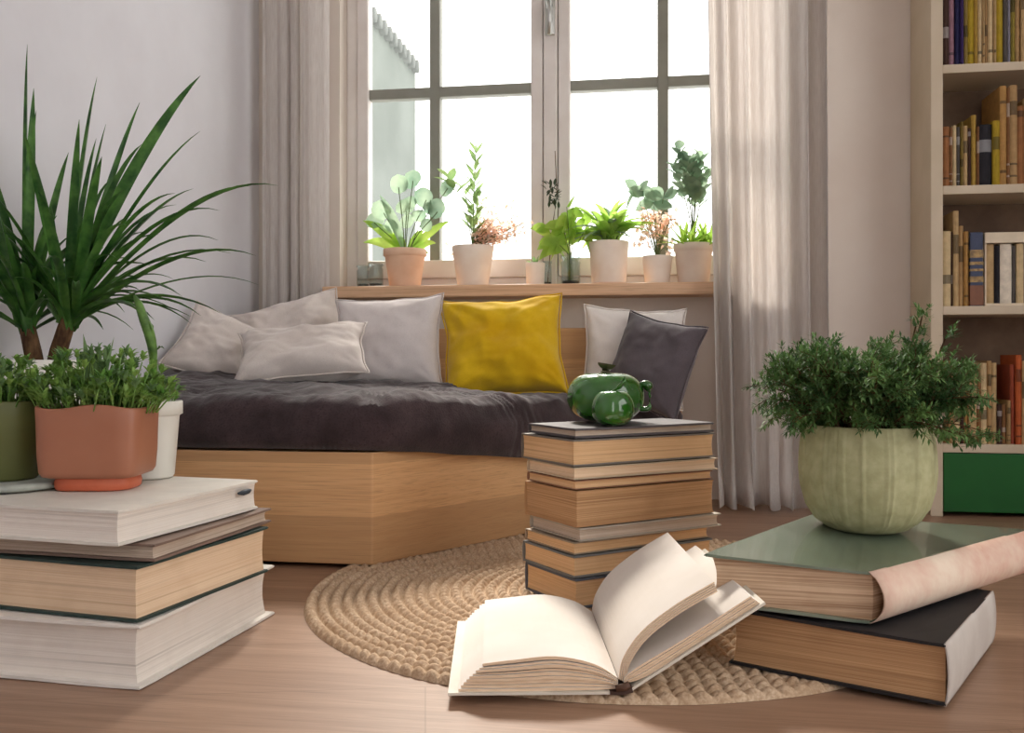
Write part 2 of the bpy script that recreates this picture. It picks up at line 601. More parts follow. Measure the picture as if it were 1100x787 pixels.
# ------------------------------------------------------------------ daybed
FRONT_Y = 1.697
BEDC = (-.536, FRONT_Y)
BEDR = (.045, 2.560)
bed = thing('daybed', 'low honey wood daybed platform with an angled corner below the window', 'bed', (-.6, 2.1, 0))
bm = bmesh.new()
prism(bm, [(LEFT_X + .012, FRONT_Y), BEDC, BEDR, (LEFT_X + .012, 2.560)], .0095, .222, bev=.003)
obj('platform', bm, M_bed, bed)
for fx, fy in ((-.62, 1.80), (-1.12, 1.80), (-1.12, 2.48), (-.12, 2.48)):
    bm = bmesh.new(); box(bm, fx - .03, fx + .03, fy - .03, fy + .03, 0, .0095)
    obj('foot', bm, simple('dark_felt', srgb(50, 40, 34), None, .9, 60), bed)
bm = bmesh.new(); box(bm, -.86, .06, 2.535, 2.562, .222, .484, bev=.006)
obj('backrest', bm, M_bed, bed)


def poly_dist(p, poly):
    d = 9
    n = len(poly)
    for i in range(n):
        ax, ay = poly[i]; bx, by = poly[(i + 1) % n]
        vx, vy = bx - ax, by - ay
        t = max(0, min(1, ((p[0] - ax) * vx + (p[1] - ay) * vy) / (vx * vx + vy * vy)))
        d = min(d, math.hypot(p[0] - ax - t * vx, p[1] - ay - t * vy))
    return d


def smooth_poly(poly, rad, step=.012):
    """resample a convex polygon with its corners rounded"""
    n = len(poly)
    out = []
    for i in range(n):
        a, b, c = Vector(poly[i - 1]), Vector(poly[i]), Vector(poly[(i + 1) % n])
        p, q = b + (a - b).normalized() * rad, b + (c - b).normalized() * rad
        for k in range(9):
            t = k / 8
            out.append(p * (1 - t) ** 2 + b * 2 * t * (1 - t) + q * t * t)
    res = []
    for i in range(len(out)):
        a, b = out[i], out[(i + 1) % len(out)]
        m = max(1, int((b - a).length / step))
        for k in range(m):
            res.append(a + (b - a) * k / m)
    return res


MPOLY = [(LEFT_X + .02, FRONT_Y - .006), (BEDC[0] + .006, FRONT_Y - .006), (.066, 2.525), (LEFT_X + .02, 2.525)]


def matt_top(x, y):
    u = max(0, min(1, (-.35 - x) / .8))
    v = max(0, min(1, (y - 1.75) / .6))
    z = .330 + .062 * (u ** .8) * v - .022 * (1 - u) * v
    return z


def build_mattress():
    ring = smooth_poly(MPOLY, .07, .0045)
    cx, cy = -.62, 2.15
    bm = bmesh.new()
    prof = [(.96, 0, 'b'), (.995, .0, 'b'), (1.012, .25, 's'), (1.018, .5, 's'), (1.012, .72, 's')]
    ss = [1 - .012 * k for k in range(0, 24)] + [.70 - .035 * k for k in range(20)]
    rows = []

    def low(p):
        # the throw hangs over the platform edge where the angled side runs back
        ex, ey = BEDC; fx, fy = BEDR
        t = ((p[0] - ex) * (fx - ex) + (p[1] - ey) * (fy - ey)) / ((fx - ex) ** 2 + (fy - ey) ** 2)
        dd = poly_dist(p, [BEDC, BEDR])
        k = max(0, min(1, t * 2.2)) if dd < .06 else 0
        return .2235 - .05 * k

    for s, h, kind in prof:
        row = []
        for i, p in enumerate(ring):
            lo = low(p); hi = matt_top(*p) - .03
            q = Vector((cx + (p[0] - cx) * s, cy + (p[1] - cy) * s))
            if lo < .222:
                nrm = Vector((BEDR[1] - BEDC[1], -(BEDR[0] - BEDC[0]))).normalized()
                q += nrm * .012 * min(1, (.2235 - lo) / .02)
            ww = .006 * noise.noise(Vector((p[0] * 9, p[1] * 9, h * 3)))
            z = lo + (hi - lo) * h + (.004 * noise.noise(Vector((p[0] * 14, p[1] * 14, 3))) if kind == 's' else .003 * (1 + noise.noise(Vector((p[0] * 8, p[1] * 8, 9)))))
            for ax in (-1.02, -.98, -.66, -.62, -.585, -.31, -.285):
                for off in (-.011, 0, .011):
                    ww -= .0035 * math.exp(-((p[0] - ax - off - .012 * h) / .0032) ** 2)
            q += (q - Vector((cx, cy))).normalized() * ww
            row.append(bm.verts.new((q.x, q.y, z)))
        rows.append(row)
    for k, s in enumerate(ss):
        row = []
        for p in ring:
            q = Vector((cx + (p[0] - cx) * s, cy + (p[1] - cy) * s))
            d = poly_dist(q, MPOLY)
            rr = .06
            e = 0 if d >= rr else (1 - math.sqrt(max(0, 1 - ((rr - d) / rr) ** 2)))
            z = matt_top(q.x, q.y) - .032 * e
            v3 = Vector((q.x * 7, q.y * 7, 0))
            z += .012 * noise.noise(v3) + .008 * noise.noise(v3 * 2.7) + .0035 * noise.noise(v3 * 6) + .0015 * noise.noise(v3 * 12)
            # stitched channels of the quilting
            for ax in (-.98, -.50, -.12):
                dx = q.x - ax - .05 * math.sin(q.y * 5 + ax * 9)
                for off in (-.022, -.011, 0, .011):
                    z -= .0060 * math.exp(-((dx - off) / .0036) ** 2)
            dz = q.y - 2.02 - .03 * math.sin(q.x * 6)
            for off in (-.012, 0, .012):
                z -= .0060 * math.exp(-((dz - off) / .0038) ** 2)
            # soft folds of the throw
            w = q.x * .8 + q.y * 1.6 + .08 * noise.noise(v3 * .8)
            z += .004 * math.sin(w * 26) * max(0, noise.noise(Vector((q.x * 3, q.y * 3, 4))))
            row.append(bm.verts.new((q.x, q.y, z)))
        rows.append(row)
    n = len(ring)
    for a, b in zip(rows, rows[1:]):
        for i in range(n):
            j = (i + 1) % n
            bm.faces.new((a[i], a[j], b[j], b[i]))
    bm.faces.new(rows[-1])
    bm.faces.new(rows[0][::-1])
    o = obj('mattress', bm, M_matt, smooth=True)
    tag(o, 'dark brown plush quilted mattress lying on the wooden daybed platform', 'mattress')


build_mattress()


def pillow(name, label, w, h, t, c, lean, yaw, roll, m, seed, pinch=.10, wr=.006, tri=0.0, seam=True, group='cushions on the daybed', power=.5):
    n = 34
    base = Vector(c)
    root = thing(name, label, 'cushion', tuple(base), group)
    rot = Matrix.Rotation(yaw, 4, 'Z') @ Matrix.Rotation(lean, 4, 'X') @ Matrix.Rotation(roll, 4, 'Y')

    def outline(u, v):
        x = w / 2 * u * (1 - pinch * (1 - v * v) * abs(u))
        z = h / 2 * v * (1 - pinch * (1 - u * u) * abs(v))
        x *= 1 - tri * (v + 1) / 2
        x += .004 * noise.noise(Vector((v * 2.2, seed, u)))
        z += .005 * noise.noise(Vector((u * 2.2, seed + 3, v)))
        return x, z

    bm = bmesh.new()
    V = {}
    for sd in (-1, 1):
        for i in range(n + 1):
            for j in range(n + 1):
                edge = i in (0, n) or j in (0, n)
                if sd == 1 and edge:
                    V[(sd, i, j)] = V[(-1, i, j)]
                    continue
                u, v = -1 + 2 * i / n, -1 + 2 * j / n
                x, z = outline(u, v)
                k = ((1 - u ** 4) * (1 - v ** 4)) ** power * (1 - .28 * (u * u + v * v) * .5)
                y = sd * t / 2 * k * (1 - .18 * v)
                if not edge:
                    v3 = Vector((u * 1.6 + seed, v * 1.6, sd * 2.0))
                    y += sd * wr * (noise.noise(v3) * 1.6 + .8 * noise.noise(v3 * 2.4) + .35 * noise.noise(v3 * 5)) * min(1, k * 2)
                    # creases that run in from the corners
                    for cu, cv in ((-1, -1), (1, -1), (-1, 1), (1, 1)):
                        ang = math.atan2(v - cv, u - cu); rr = math.hypot(u - cu, v - cv)
                        y += sd * .5 * wr * math.sin(ang * 13 + seed) * math.exp(-rr * 2.1)
                V[(sd, i, j)] = bm.verts.new(rot @ Vector((x, y, z)) + base)
    for sd in (-1, 1):
        for i in range(n):
            for j in range(n):
                q = [V[(sd, i, j)], V[(sd, i + 1, j)], V[(sd, i + 1, j + 1)], V[(sd, i, j + 1)]]
                bm.faces.new(q if sd == -1 else q[::-1])
    obj('pillowcase', bm, m, root, smooth=True, sub=1)
    if seam:
        pts = []
        for a in range(n * 4):
            s, k = divmod(a, n)
            u, v = [(-1 + 2 * k / n, -1), (1, -1 + 2 * k / n), (1 - 2 * k / n, 1), (-1, 1 - 2 * k / n)][s]
            x, z = outline(u, v)
            pts.append(rot @ Vector((x * 1.004, 0, z * 1.004)) + base)
        pts.append(pts[0])
        bm = bmesh.new(); tube(bm, pts, .0022, 6)
        obj('seam', bm, m, root, smooth=True)
    return root


pillow('cushion', 'crumpled white linen cushion slumped against the left wall', .25, .22, .09, P3(-.718, 2.34, .420), math.radians(-35), math.radians(35), math.radians(28), M_linen, 5, wr=.011)
pillow('cushion', 'white linen cushion with one corner peaked against the left curtain', .30, .24, .10, P3(-.592, 2.515, .456), math.radians(-28), math.radians(12), math.radians(-18), M_linen, 2, wr=.012)
pillow('cushion', 'white linen cushion lying low in front of the two crumpled ones', .31, .19, .10, P3(-.500, 2.22, .415), math.radians(-50), math.radians(10), math.radians(-8), M_linen, 9, wr=.008)
pillow('cushion', 'square pale grey cushion standing beside the mustard one', .285, .255, .11, P3(-.315, 2.375, .438), math.radians(-16), math.radians(2), math.radians(-3), M_grey, 12, wr=.005)
must = pillow('cushion', 'mustard yellow velvet cushion in the middle of the daybed', .315, .272, .12, P3(-.022, 2.345, .430), math.radians(-20), math.radians(6), math.radians(-4), M_must, 21, wr=.012)
pillow('cushion', 'plain white cushion behind the charcoal one at the daybed end', .27, .27, .09, P3(.318, 2.450, .405), math.radians(-10), math.radians(4), math.radians(3), M_whitep, 31, wr=.004)
pillow('cushion', 'charcoal grey ribbed cushion propped on its corner beside the curtain', .245, .245, .10, P3(.350, 2.325, .385), math.radians(-16), math.radians(-34), math.radians(12), M_dark, 40, wr=.005)

# ------------------------------------------------------------------ braided rug
def build_rug():
    cx, cy = plan(.17, 1.585)
    RR, rings = .512, 26
    m, nt, b = _mat('jute_braid')
    b.inputs['Roughness'].default_value = .9
    b.inputs['Specular IOR Level'].default_value = .15
    n1 = tex_noise(nt, coords(nt), 260, 3)
    n2 = tex_noise(nt, coords(nt), 14, 3)
    c = mixed(nt, ramp(nt, n1, .3, .7), srgb(206, 182, 156), srgb(166, 138, 110))
    c = mixed(nt, ramp(nt, n2, .45, .9), c, srgb(164, 134, 104))
    nt.links.new(c, b.inputs['Base Color'])
    bump(nt, b, n1, .5, .002)
    pitch = RR / rings
    bm = bmesh.new()
    per = 8
    na = 960
    prev = None
    for k in range(rings * per + 1):
        r = max(.004, k * pitch / per)
        ring_i = min(rings - 1, int(k / per))
        s = (k / per - ring_i) * 2 - 1 if k < rings * per else 1
        count = max(6, round(2 * PI * (ring_i + .5) * pitch / .021))
        row = []
        for i in range(na):
            a = 2 * PI * i / na
            ph = a * count + (1.15 * s if ring_i % 2 == 0 else -1.15 * s) + ring_i * 1.7
            prof = max(0, 1 - abs(s) ** 2.6)
            strand = abs(math.sin(ph * .5)) ** .55
            z = .0004 + .0120 * prof * (.22 + .78 * strand)
            wob = .0016 * noise.noise(Vector((math.cos(a) * 5, math.sin(a) * 5, ring_i)))
            if k == rings * per:
                z = .0005
            rr2 = r + wob
            row.append(bm.verts.new((cx + rr2 * math.cos(a), cy + rr2 * math.sin(a), z)))
        if prev:
            for i in range(na):
                j = (i + 1) % na
                bm.faces.new((prev[i], prev[j], row[j], row[i]))
        prev = row
    o = obj('rug', bm, m, smooth=True)
    tag(o, 'round braided jute rug on the wooden floor in front of the daybed', 'rug')


build_rug()
RUG = .0115

# ------------------------------------------------------------------ books
def cover_mat(name, rgb, rough=.55):
    return simple('cover_' + name, srgb(*rgb), tuple(c * .88 for c in srgb(*rgb)[:3]) + (1,), rough, 18, .35)


def lerp(a, b, t):
    return (a[0] + (b[0] - a[0]) * t, a[1] + (b[1] - a[1]) * t)


def inset_quad(q, ds):
    """move each edge i (q[i] -> q[i+1]) inwards by ds[i]"""
    n = 4
    lines = []
    cx = sum(p[0] for p in q) / 4; cy = sum(p[1] for p in q) / 4
    for i in range(n):
        a, b = q[i], q[(i + 1) % n]
        dx, dy = b[0] - a[0], b[1] - a[1]
        L = math.hypot(dx, dy)
        nx, ny = -dy / L, dx / L
        if (cx - a[0]) * nx + (cy - a[1]) * ny < 0:
            nx, ny = -nx, -ny
        lines.append(((a[0] + nx * ds[i], a[1] + ny * ds[i]), (dx, dy)))
    out = []
    for i in range(n):
        (p, d), (q2, e) = lines[i - 1], lines[i]
        den = d[0] * e[1] - d[1] * e[0]
        t = ((q2[0] - p[0]) * e[1] - (q2[1] - p[1]) * e[0]) / den
        out.append((p[0] + d[0] * t, p[1] + d[1] * t))
    return out


def book(label, quad, z0, z1, cover, paper, ct=.003, over=.004, spine=2, group=None, hollow=.002, tilt=None, spine_mat=None, bulge=.006, spine_name='spine', wavy=.0008, flare=0.0):
    """quad: world xy corners near, right, back, left; the pages show on the other sides than `spine`"""
    zf = tilt or (lambda x, y: 0)
    cx = sum(p[0] for p in quad) / 4; cy = sum(p[1] for p in quad) / 4
    root = thing('book', label, 'book', (cx, cy, z0 + zf(cx, cy)), group)
    sd = [0, 0, 0, 0]; sd[spine] = .0
    bq = inset_quad(quad, sd)
    seed = R.uniform(0, 99)
    # two boards
    bm = bmesh.new()
    def board(za, zb, ph):
        q = []
        for i in range(4):
            a, b = bq[i], bq[(i + 1) % 4]
            for k in range(10):
                q.append(lerp(a, b, k / 10))
        zz = lambda x, y: zf(x, y) + wavy * noise.noise(Vector((x * 9 + seed, y * 9, ph)))
        lo = [bm.verts.new((x, y, za + zz(x, y))) for x, y in q]
        hi = [bm.verts.new((x, y, zb + zz(x, y))) for x, y in q]
        n = len(q)
        f0 = bm.faces.new(lo[::-1]); f1 = bm.faces.new(hi)
        for i in range(n):
            j = (i + 1) % n
            bm.faces.new((lo[i], lo[j], hi[j], hi[i]))
        es = [e for e in f0.edges] + [e for e in f1.edges]
        bmesh.ops.bevel(bm, geom=es, offset=min(.0012, ct * .4), segments=2, affect='EDGES')
    board(z0 + .0009, z0 + .0009 + ct, 1)
    board(z1 - ct - .0009, z1 - .0009, 2)
    if spine_mat is None:
        _spine(bm, bq, z0, z1, spine, bulge, ct, zf)
    obj('cover', bm, cover, root)
    if spine_mat is not None:
        bm = bmesh.new(); _spine(bm, bq, z0, z1, spine, bulge, ct, zf)
        obj(spine_name, bm, spine_mat, root, smooth=True)
    # the paper block
    bm = bmesh.new()
    ds = [over] * 4; ds[spine] = .0015
    opp = (spine + 2) % 4
    rows = []
    nz = 10
    for k in range(nz + 1):
        t = k / nz
        hol = 4 * t * (1 - t)
        d = list(ds)
        d[opp] = ds[opp] + hollow * 1.1 * hol
        for e in range(4):
            if e not in (spine, opp):
                d[e] = ds[e] + hollow * .6 * hol + .0006 * noise.noise(Vector((k * .9, e, seed)))
        z = z0 + ct + (z1 - z0 - 2 * ct) * t
        q = inset_quad(quad, d)
        row = []
        for i in range(4):
            for s in range(8):
                p = lerp(q[i], q[(i + 1) % 4], s / 8)
                row.append(bm.verts.new((p[0], p[1], z + zf(*p))))
        rows.append(row)
    n = 32
    for a, b in zip(rows, rows[1:]):
        for i in range(n):
            j = (i + 1) % n
            bm.faces.new((a[i], a[j], b[j], b[i]))
    bm.faces.new(rows[0][::-1]); bm.faces.new(rows[-1])
    obj('page_block', bm, paper, root)
    return root


def _spine(bm, q, z0, z1, e, bulge, ct, zf):
    a, b = q[e], q[(e + 1) % 4]
    dx, dy = b[0] - a[0], b[1] - a[1]
    L = math.hypot(dx, dy)
    nx, ny = -dy / L, dx / L
    cx = sum(p[0] for p in q) / 4; cy = sum(p[1] for p in q) / 4
    if (cx - a[0]) * nx + (cy - a[1]) * ny > 0:
        nx, ny = -nx, -ny
    m, ns = 12, 12
    outer, inner = [], []
    for s in range(ns + 1):
        p = lerp(a, b, s / ns)
        ro, ri = [], []
        for k in range(m + 1):
            t = k / m
            off = bulge * math.sin(PI * t) ** .7
            z = z0 + .0009 + (z1 - z0 - .0018) * t
            x, y = p[0] + nx * off, p[1] + ny * off
            ro.append(bm.verts.new((x, y, z + zf(x, y))))
            x, y = p[0] + nx * (off - .0022), p[1] + ny * (off - .0022)
            ri.append(bm.verts.new((x, y, z + zf(x, y))))
        outer.append(ro); inner.append(ri)
    for s in range(ns):
        for k in range(m):
            bm.faces.new((outer[s][k], outer[s + 1][k], outer[s + 1][k + 1], outer[s][k + 1]))
            bm.faces.new((inner[s][k], inner[s][k + 1], inner[s + 1][k + 1], inner[s + 1][k]))
        for k in (0, m):
            bm.faces.new((outer[s][k], inner[s][k], inner[s + 1][k], outer[s + 1][k]))
    for s in (0, ns):
        for k in range(m):
            bm.faces.new((outer[s][k], outer[s][k + 1], inner[s][k + 1], inner[s][k]))


def quad_from(near, right, width):
    """near and right corners (plan measures) and the width of the other side"""
    n, r = Vector(near), Vector(right)
    d = (r - n).normalized()
    l = Vector((-d.y, d.x))
    return [plan(*n), plan(*r), plan(*(r + l * width)), plan(*(n + l * width))]


# the stack of large books at the left
g = 'large books stacked on the floor at the left'
book('big white hardcover at the bottom of the large left stack', quad_from((-.448, 1.12), (-.371, 1.4545), .37), 0, .079, cover_mat('white', (232, 226, 218)), PG_white, .004, .010, group=g, hollow=.004)
book('thick hardcover with dark green boards lying on the big white bottom book', quad_from((-.454, 1.127), (-.366, 1.40), .34), .079, .1485, cover_mat('dark_green', (44, 62, 58)), PG_cream, .0035, .005, group=g)
book('thin hardcover with brownish boards between the two thick books at left', quad_from((-.440, 1.147), (-.369, 1.43), .33), .1485, .1715, cover_mat('taupe', (128, 106, 94)), PG_grey, .003, .006, group=g)
topb = book('white hardcover with a dark ribbon on top of the large left stack', quad_from((-.476, 1.125), (-.386, 1.414), .36), .1715, .2165, cover_mat('ivory', (226, 220, 210)), PG_white, .004, .003, group=g, hollow=.0015)
ribbon = bmesh.new()
rp = [P3(-.3995, 1.360, .203), P3(-.3955, 1.372, .2025), P3(-.3925, 1.384, .203), P3(-.391, 1.394, .2035)]
tube(ribbon, rp, [.002, .0042, .0042, .0015], 8)
obj('ribbon', ribbon, simple('ribbon_slate', srgb(52, 62, 70), srgb(40, 48, 56), .6, 40), topb, smooth=True)

# the tall stack in the middle, on the rug
g = 'old books in the tall stack on the rug'
specs = [   # near (side, ahead), right corner, left width, z0, z1, cover, paper, label
    ((.098, 1.437), (.345, 1.580), .150, 0.0, .0500, ('navy', (92, 96, 106)), PG_tan, 'thick tan-paged book at the bottom of the tall middle stack', .0035, .003),
    ((.096, 1.437), (.342, 1.585), .150, .0500, .0870, ('slate', (116, 118, 118)), PG_tan, 'book with slate boards second from the bottom of the middle stack', .003, .003),
    ((.096, 1.442), (.336, 1.585), .143, .0870, .1080, ('stone', (160, 142, 122)), PG_tan, 'slim orange-paged book third from the bottom of the middle stack', .0018, .002),
    ((.104, 1.440), (.356, 1.583), .148, .1080, .1310, ('ash', (176, 166, 152)), PG_grey, 'slim book with grey jutting cover just under the thickest aged book', .0022, .004),
    ((.100, 1.440), (.344, 1.585), .152, .1310, .1905, ('kraft', (186, 142, 100)), PG_brown, 'thickest aged brown paperback halfway up the middle stack', .0016, .0012),
    ((.098, 1.447), (.343, 1.590), .142, .1905, .2070, ('rust', (150, 106, 80)), PG_tan, 'thin worn paperback lying on the thickest aged book', .0016, .002),
    ((.096, 1.445), (.352, 1.590), .142, .2070, .2285, ('bone', (196, 176, 150)), PG_cream, 'thin cream book third from the top of the middle stack', .0018, .003),
    ((.095, 1.443), (.347, 1.590), .156, .2285, .2735, ('charcoal', (120, 112, 104)), PG_tan, 'thick tan-paged book just under the flat top one in the middle', .0028, .0025),
    ((.098, 1.447), (.345, 1.588), .140, .2735, .2915, ('graphite', (88, 82, 84)), PG_grey, 'flat dark-edged book on top of the tall middle stack', .0035, .003),
]
for near, right, w, z0, z1, (cn, cr), pg, lab, ct, ov in specs:
    book(lab, quad_from(near, right, w), RUG + z0 * .962, RUG + z1 * .962, cover_mat(cn, cr), pg, ct, ov, group=g, bulge=.0022)
STACK = RUG + .2915 * .962

# the two big books at the right
g = 'two large old books at the right'
lowq = [plan(.4917, 1.055), plan(.672, 1.30), plan(.470, 1.43), plan(.2760, 1.185)]
LX, LY = plan(.4917, 1.055)


def lowtilt(x, y):
    dx, dy = x - LX, y - LY
    a = dx * CS + dy * SN; d = -dx * SN + dy * CS
    return -.022 * a + .016 * d


book('thick old book with black cover at the bottom of the right pair', lowq, .0045, .0770, cover_mat('black', (34, 32, 34)), PG_brown, .004, .004, spine=0, group=g, hollow=.003, tilt=lowtilt,
     spine_mat=simple('cloth_spine_grey', srgb(196, 188, 180), srgb(182, 172, 164), .8, 12), bulge=.004)
NX, NY = plan(.430, 1.118)


def uptilt(x, y):
    dx, dy = x - NX, y - NY
    a = dx * CS + dy * SN; d = -dx * SN + dy * CS
    return -.050 * a + .062 * d


upq = [plan(.430, 1.118), plan(.775, 1.395), plan(.470, 1.440), plan(.240, 1.165)]
m, nt, b = _mat('worn_pink_spine')
b.inputs['Roughness'].default_value = .65
n = tex_noise(nt, coords(nt), 4.5, 5, .7, .2)
n2 = tex_noise(nt, coords(nt), 70, 4)
c = mixed(nt, ramp(nt, n, .38, .66), srgb(224, 204, 184), srgb(198, 140, 122))
nt.links.new(mixed(nt, ramp(nt, n2, .55, .8), c, srgb(216, 190, 168)), b.inputs['Base Color'])
bump(nt, b, n2, .3, .002)
M_pinkspine = m
book('thick book with dark green cover and worn pink spine carrying the sage pot', upq, .0805, .1445, simple('cover_bottle_green', srgb(104, 116, 100), srgb(92, 104, 88), .24, 18, .7, coat=.4), pages('paper_bundle', srgb(214, 186, 156), srgb(150, 116, 90), .32), .0035, .006, spine=0,
     group=g, tilt=uptilt, spine_mat=M_pinkspine, bulge=.020, hollow=.004)
POTX, POTY = plan(.512, 1.345)
UPTOP = .1445 + uptilt(POTX, POTY) + .0006

# the open book
def open_book():
    org = Vector((.126, 1.080))
    dirn = Vector((.0, 1.0)); dirn = Vector((-.02, 1)).normalized()
    side = Vector((dirn.y, -dirn.x))
    L = .285
    z0 = .0115

    def W(s, t, z):                     # s across, t along the spine
        p = org + side * s + dirn * t
        return P3(p.x, p.y, z0 + z)

    root = thing('open_book', 'open hardcover with blank cream pages leaning on the right book pair', 'book', tuple(W(0, L / 2, 0)))

    def slab(bm, lower, upper, t0, t1, nt=14, skew=0.0, warp=0.0):
        """solid between two cross-section curves (lists of (s, z) of equal length), from t0 to t1"""
        n = len(lower)
        rows = []
        for k in range(nt + 1):
            f = k / nt
            t = t0 + (t1 - t0) * f
            lo = [bm.verts.new(W(s, t + skew * i / n, z + warp * f * i / n)) for i, (s, z) in enumerate(lower)]
            hi = [bm.verts.new(W(s, t + skew * i / n, z + warp * f * i / n)) for i, (s, z) in enumerate(upper)]
            rows.append(lo + hi[::-1])
        m = 2 * n
        for a, b in zip(rows, rows[1:]):
            for i in range(m):
                j = (i + 1) % m
                bm.faces.new((a[i], a[j], b[j], b[i]))
        for row in (rows[0][::-1], rows[-1]):
            for i in range(n - 1):
                f = bm.faces.new((row[i], row[i + 1], row[m - 2 - i], row[m - 1 - i]))
                f.material_index = 1

    def curve(pts, n=18):
        # Catmull-Rom through pts
        out = []
        P = [pts[0]] + pts + [pts[-1]]
        seg = len(pts) - 1
        for i in range(n + 1):
            f = i / n * seg
            k = min(seg - 1, int(f)); t = f - k
            p0, p1, p2, p3 = P[k], P[k + 1], P[k + 2], P[k + 3]
            out.append(tuple(.5 * (2 * p1[a] + (p2[a] - p0[a]) * t + (2 * p0[a] - 5 * p1[a] + 4 * p2[a] - p3[a]) * t * t + (3 * p1[a] - p0[a] - 3 * p2[a] + p3[a]) * t ** 3) for a in (0, 1)))
        return out

    AL = math.radians(32.5)
    ca, sa = math.cos(AL), math.sin(AL)

    def tilt(s, h):                     # along and above the raised right board
        return (s * ca - h * sa, s * sa + h * ca)

    M_case = cover_mat('open_case', (214, 206, 192))
    M_page = simple('page_cream', srgb(224, 216, 208), srgb(216, 207, 198), .85, 8, .1)
    M_edge = simple('page_edge_tan', srgb(228, 204, 178), srgb(208, 178, 146), .85, 60, .1, (1, 1, 30))
    # boards
    bm = bmesh.new()
    slab(bm, [(-.012, .0005), (-.2, .0005)], [(-.012, .0035), (-.2, .0035)], -.004, L + .006)
    obj('back_cover', bm, [M_case, M_case], root)
    bm = bmesh.new()
    slab(bm, [tilt(.014, -.003), tilt(.198, -.003)], [tilt(.014, 0), tilt(.198, 0)], -.004, L + .016)
    obj('front_cover', bm, [M_case, M_case], root)
    bm = bmesh.new()
    slab(bm, curve([(-.013, .0005), (.0, .0), (.014, .003)], 8), curve([(-.013, .004), (.0, .0045), (.0125, .009)], 8), -.005, L + .006)
    obj('spine', bm, [cover_mat('spine_brown', (66, 46, 38))] * 2, root)
    bm = bmesh.new()
    tube(bm, [W(-.006, -.003, .007), W(.004, -.004, .009), W(.010, -.003, .012)], [.004, .005, .004], 8)
    obj('headband', bm, cover_mat('headband', (84, 58, 44)), root, smooth=True)
    # left pages: fanned bundles, each lower one reaching further out
    bundles = []
    N = 9
    tops = []
    for i in range(N + 1):
        f = i / N
        out = -.190 + .030 * f ** 1.2
        z_out = .0038 + .032 * f
        z_mid = .0038 + .037 * f
        z_g = .006 + .012 * f
        tops.append(curve([(-.003, z_g), (-.030, z_g + (z_mid - z_g) * .72), (-.075, z_mid + .003 * f), (-.125, z_mid - .001), (out, z_out)], 20))
    bm = bmesh.new()
    gap = .0006
    for i in range(N):
        lo = tops[i]; hi = [(s, z - gap - (.0016 * min(1, abs(s) / .12) if i in (5, 7) else 0)) for s, z in tops[i + 1]]
        lo = [(hi[k][0], lo[k][1]) for k in range(len(lo))]
        slab(bm, lo, hi, .001 * (i % 3), L - .002 * (i % 2), skew=.001 * (i % 2))
    o = obj('left_pages', bm, [M_page, M_edge], root)
    # right pages: a block on the raised board
    bm = bmesh.new()
    K = 5
    prevc = None
    for i in range(K + 1):
        f = i / K
        h = .0005 + .013 * f
        cv = curve([(.004, .012 + .006 * f), tilt(.035, h * 1.15), tilt(.10, h), tilt(.193 - .005 * f, h)], 16)
        if prevc:
            lo = [(cv[k][0], prevc[k][1]) for k in range(len(cv))]
            slab(bm, prevc, [(s, z - .0005) for s, z in cv], .0006 * (i % 2), L + .011)
        prevc = cv
    obj('right_pages', bm, [M_page, M_edge], root)
    # the sheaf of pages that stands up from the gutter and curls over
    bm = bmesh.new()
    base = [(-.002, .016), (.004, .040), (.026, .070), (.066, .100), (.112, .126)]
    S = 5
    for i in range(S):
        d = .0022 * i
        up = curve([(s + d * .85 * (1 - (k / 4) ** 2 * .55), z - d * (.4 + .75 * (k / 4))) for k, (s, z) in enumerate(base)], 22)
        lo = [(s + .0010, z - .0015) for s, z in up]
        slab(bm, lo, up, .004, L + .011, skew=.010, warp=.004)
    obj('page_sheaf', bm, [M_page, M_edge], root)


open_book()

# ------------------------------------------------------------------ green ceramics on the stack
def ceramic(name, label, c, r, h, lobes, stem, seed, depth=.06, belly=.5):
    root = thing(name, label, 'ornament', c, 'green ceramic fruit')
    bm = bmesh.new()
    prof = []
    n = 30
    for k in range(n + 1):
        t = -PI / 2 + PI * k / n
        rr = max(.002, r * math.cos(t) ** .70)
        z = h * belly + (h * belly if t < 0 else h * (1 - belly)) * math.copysign(abs(math.sin(t)) ** .92, t)
        if k == 0:
            rr = r * .30
        if k > n * .85:
            z -= h * .09 * ((k - n * .85) / (n * .15)) ** 2
        prof.append((rr if k < n else .002, max(0, z)))
    lathe(bm, prof, c, 72, rf=lambda a, z: 1 - depth * (1 - abs(math.cos(a * lobes / 2 + seed)) ** .6), cap_hi=True)
    obj('body', bm, M_ceram, root, smooth=True)
    top = Vector(c) + Vector((0, 0, h * .90))
    bm = bmesh.new()
    if stem == 'crown':
        tube(bm, [top + Vector((0, 0, -.002)), top + P3(0, 0, .009), top + P3(.001, 0, .014), top + P3(.0015, 0, .019), top + P3(.002, 0, .022)], [.0085, .0085, .0105, .0155, .0165], 5)
    else:
        tube(bm, [top + P3(0, 0, -.002), top + P3(0, 0, .003), top + P3(.004, 0, .006)], [.003, .0028, .0024], 8)
    obj('stem', bm, M_cstem if stem == 'crown' else M_ceram, root)
    return root


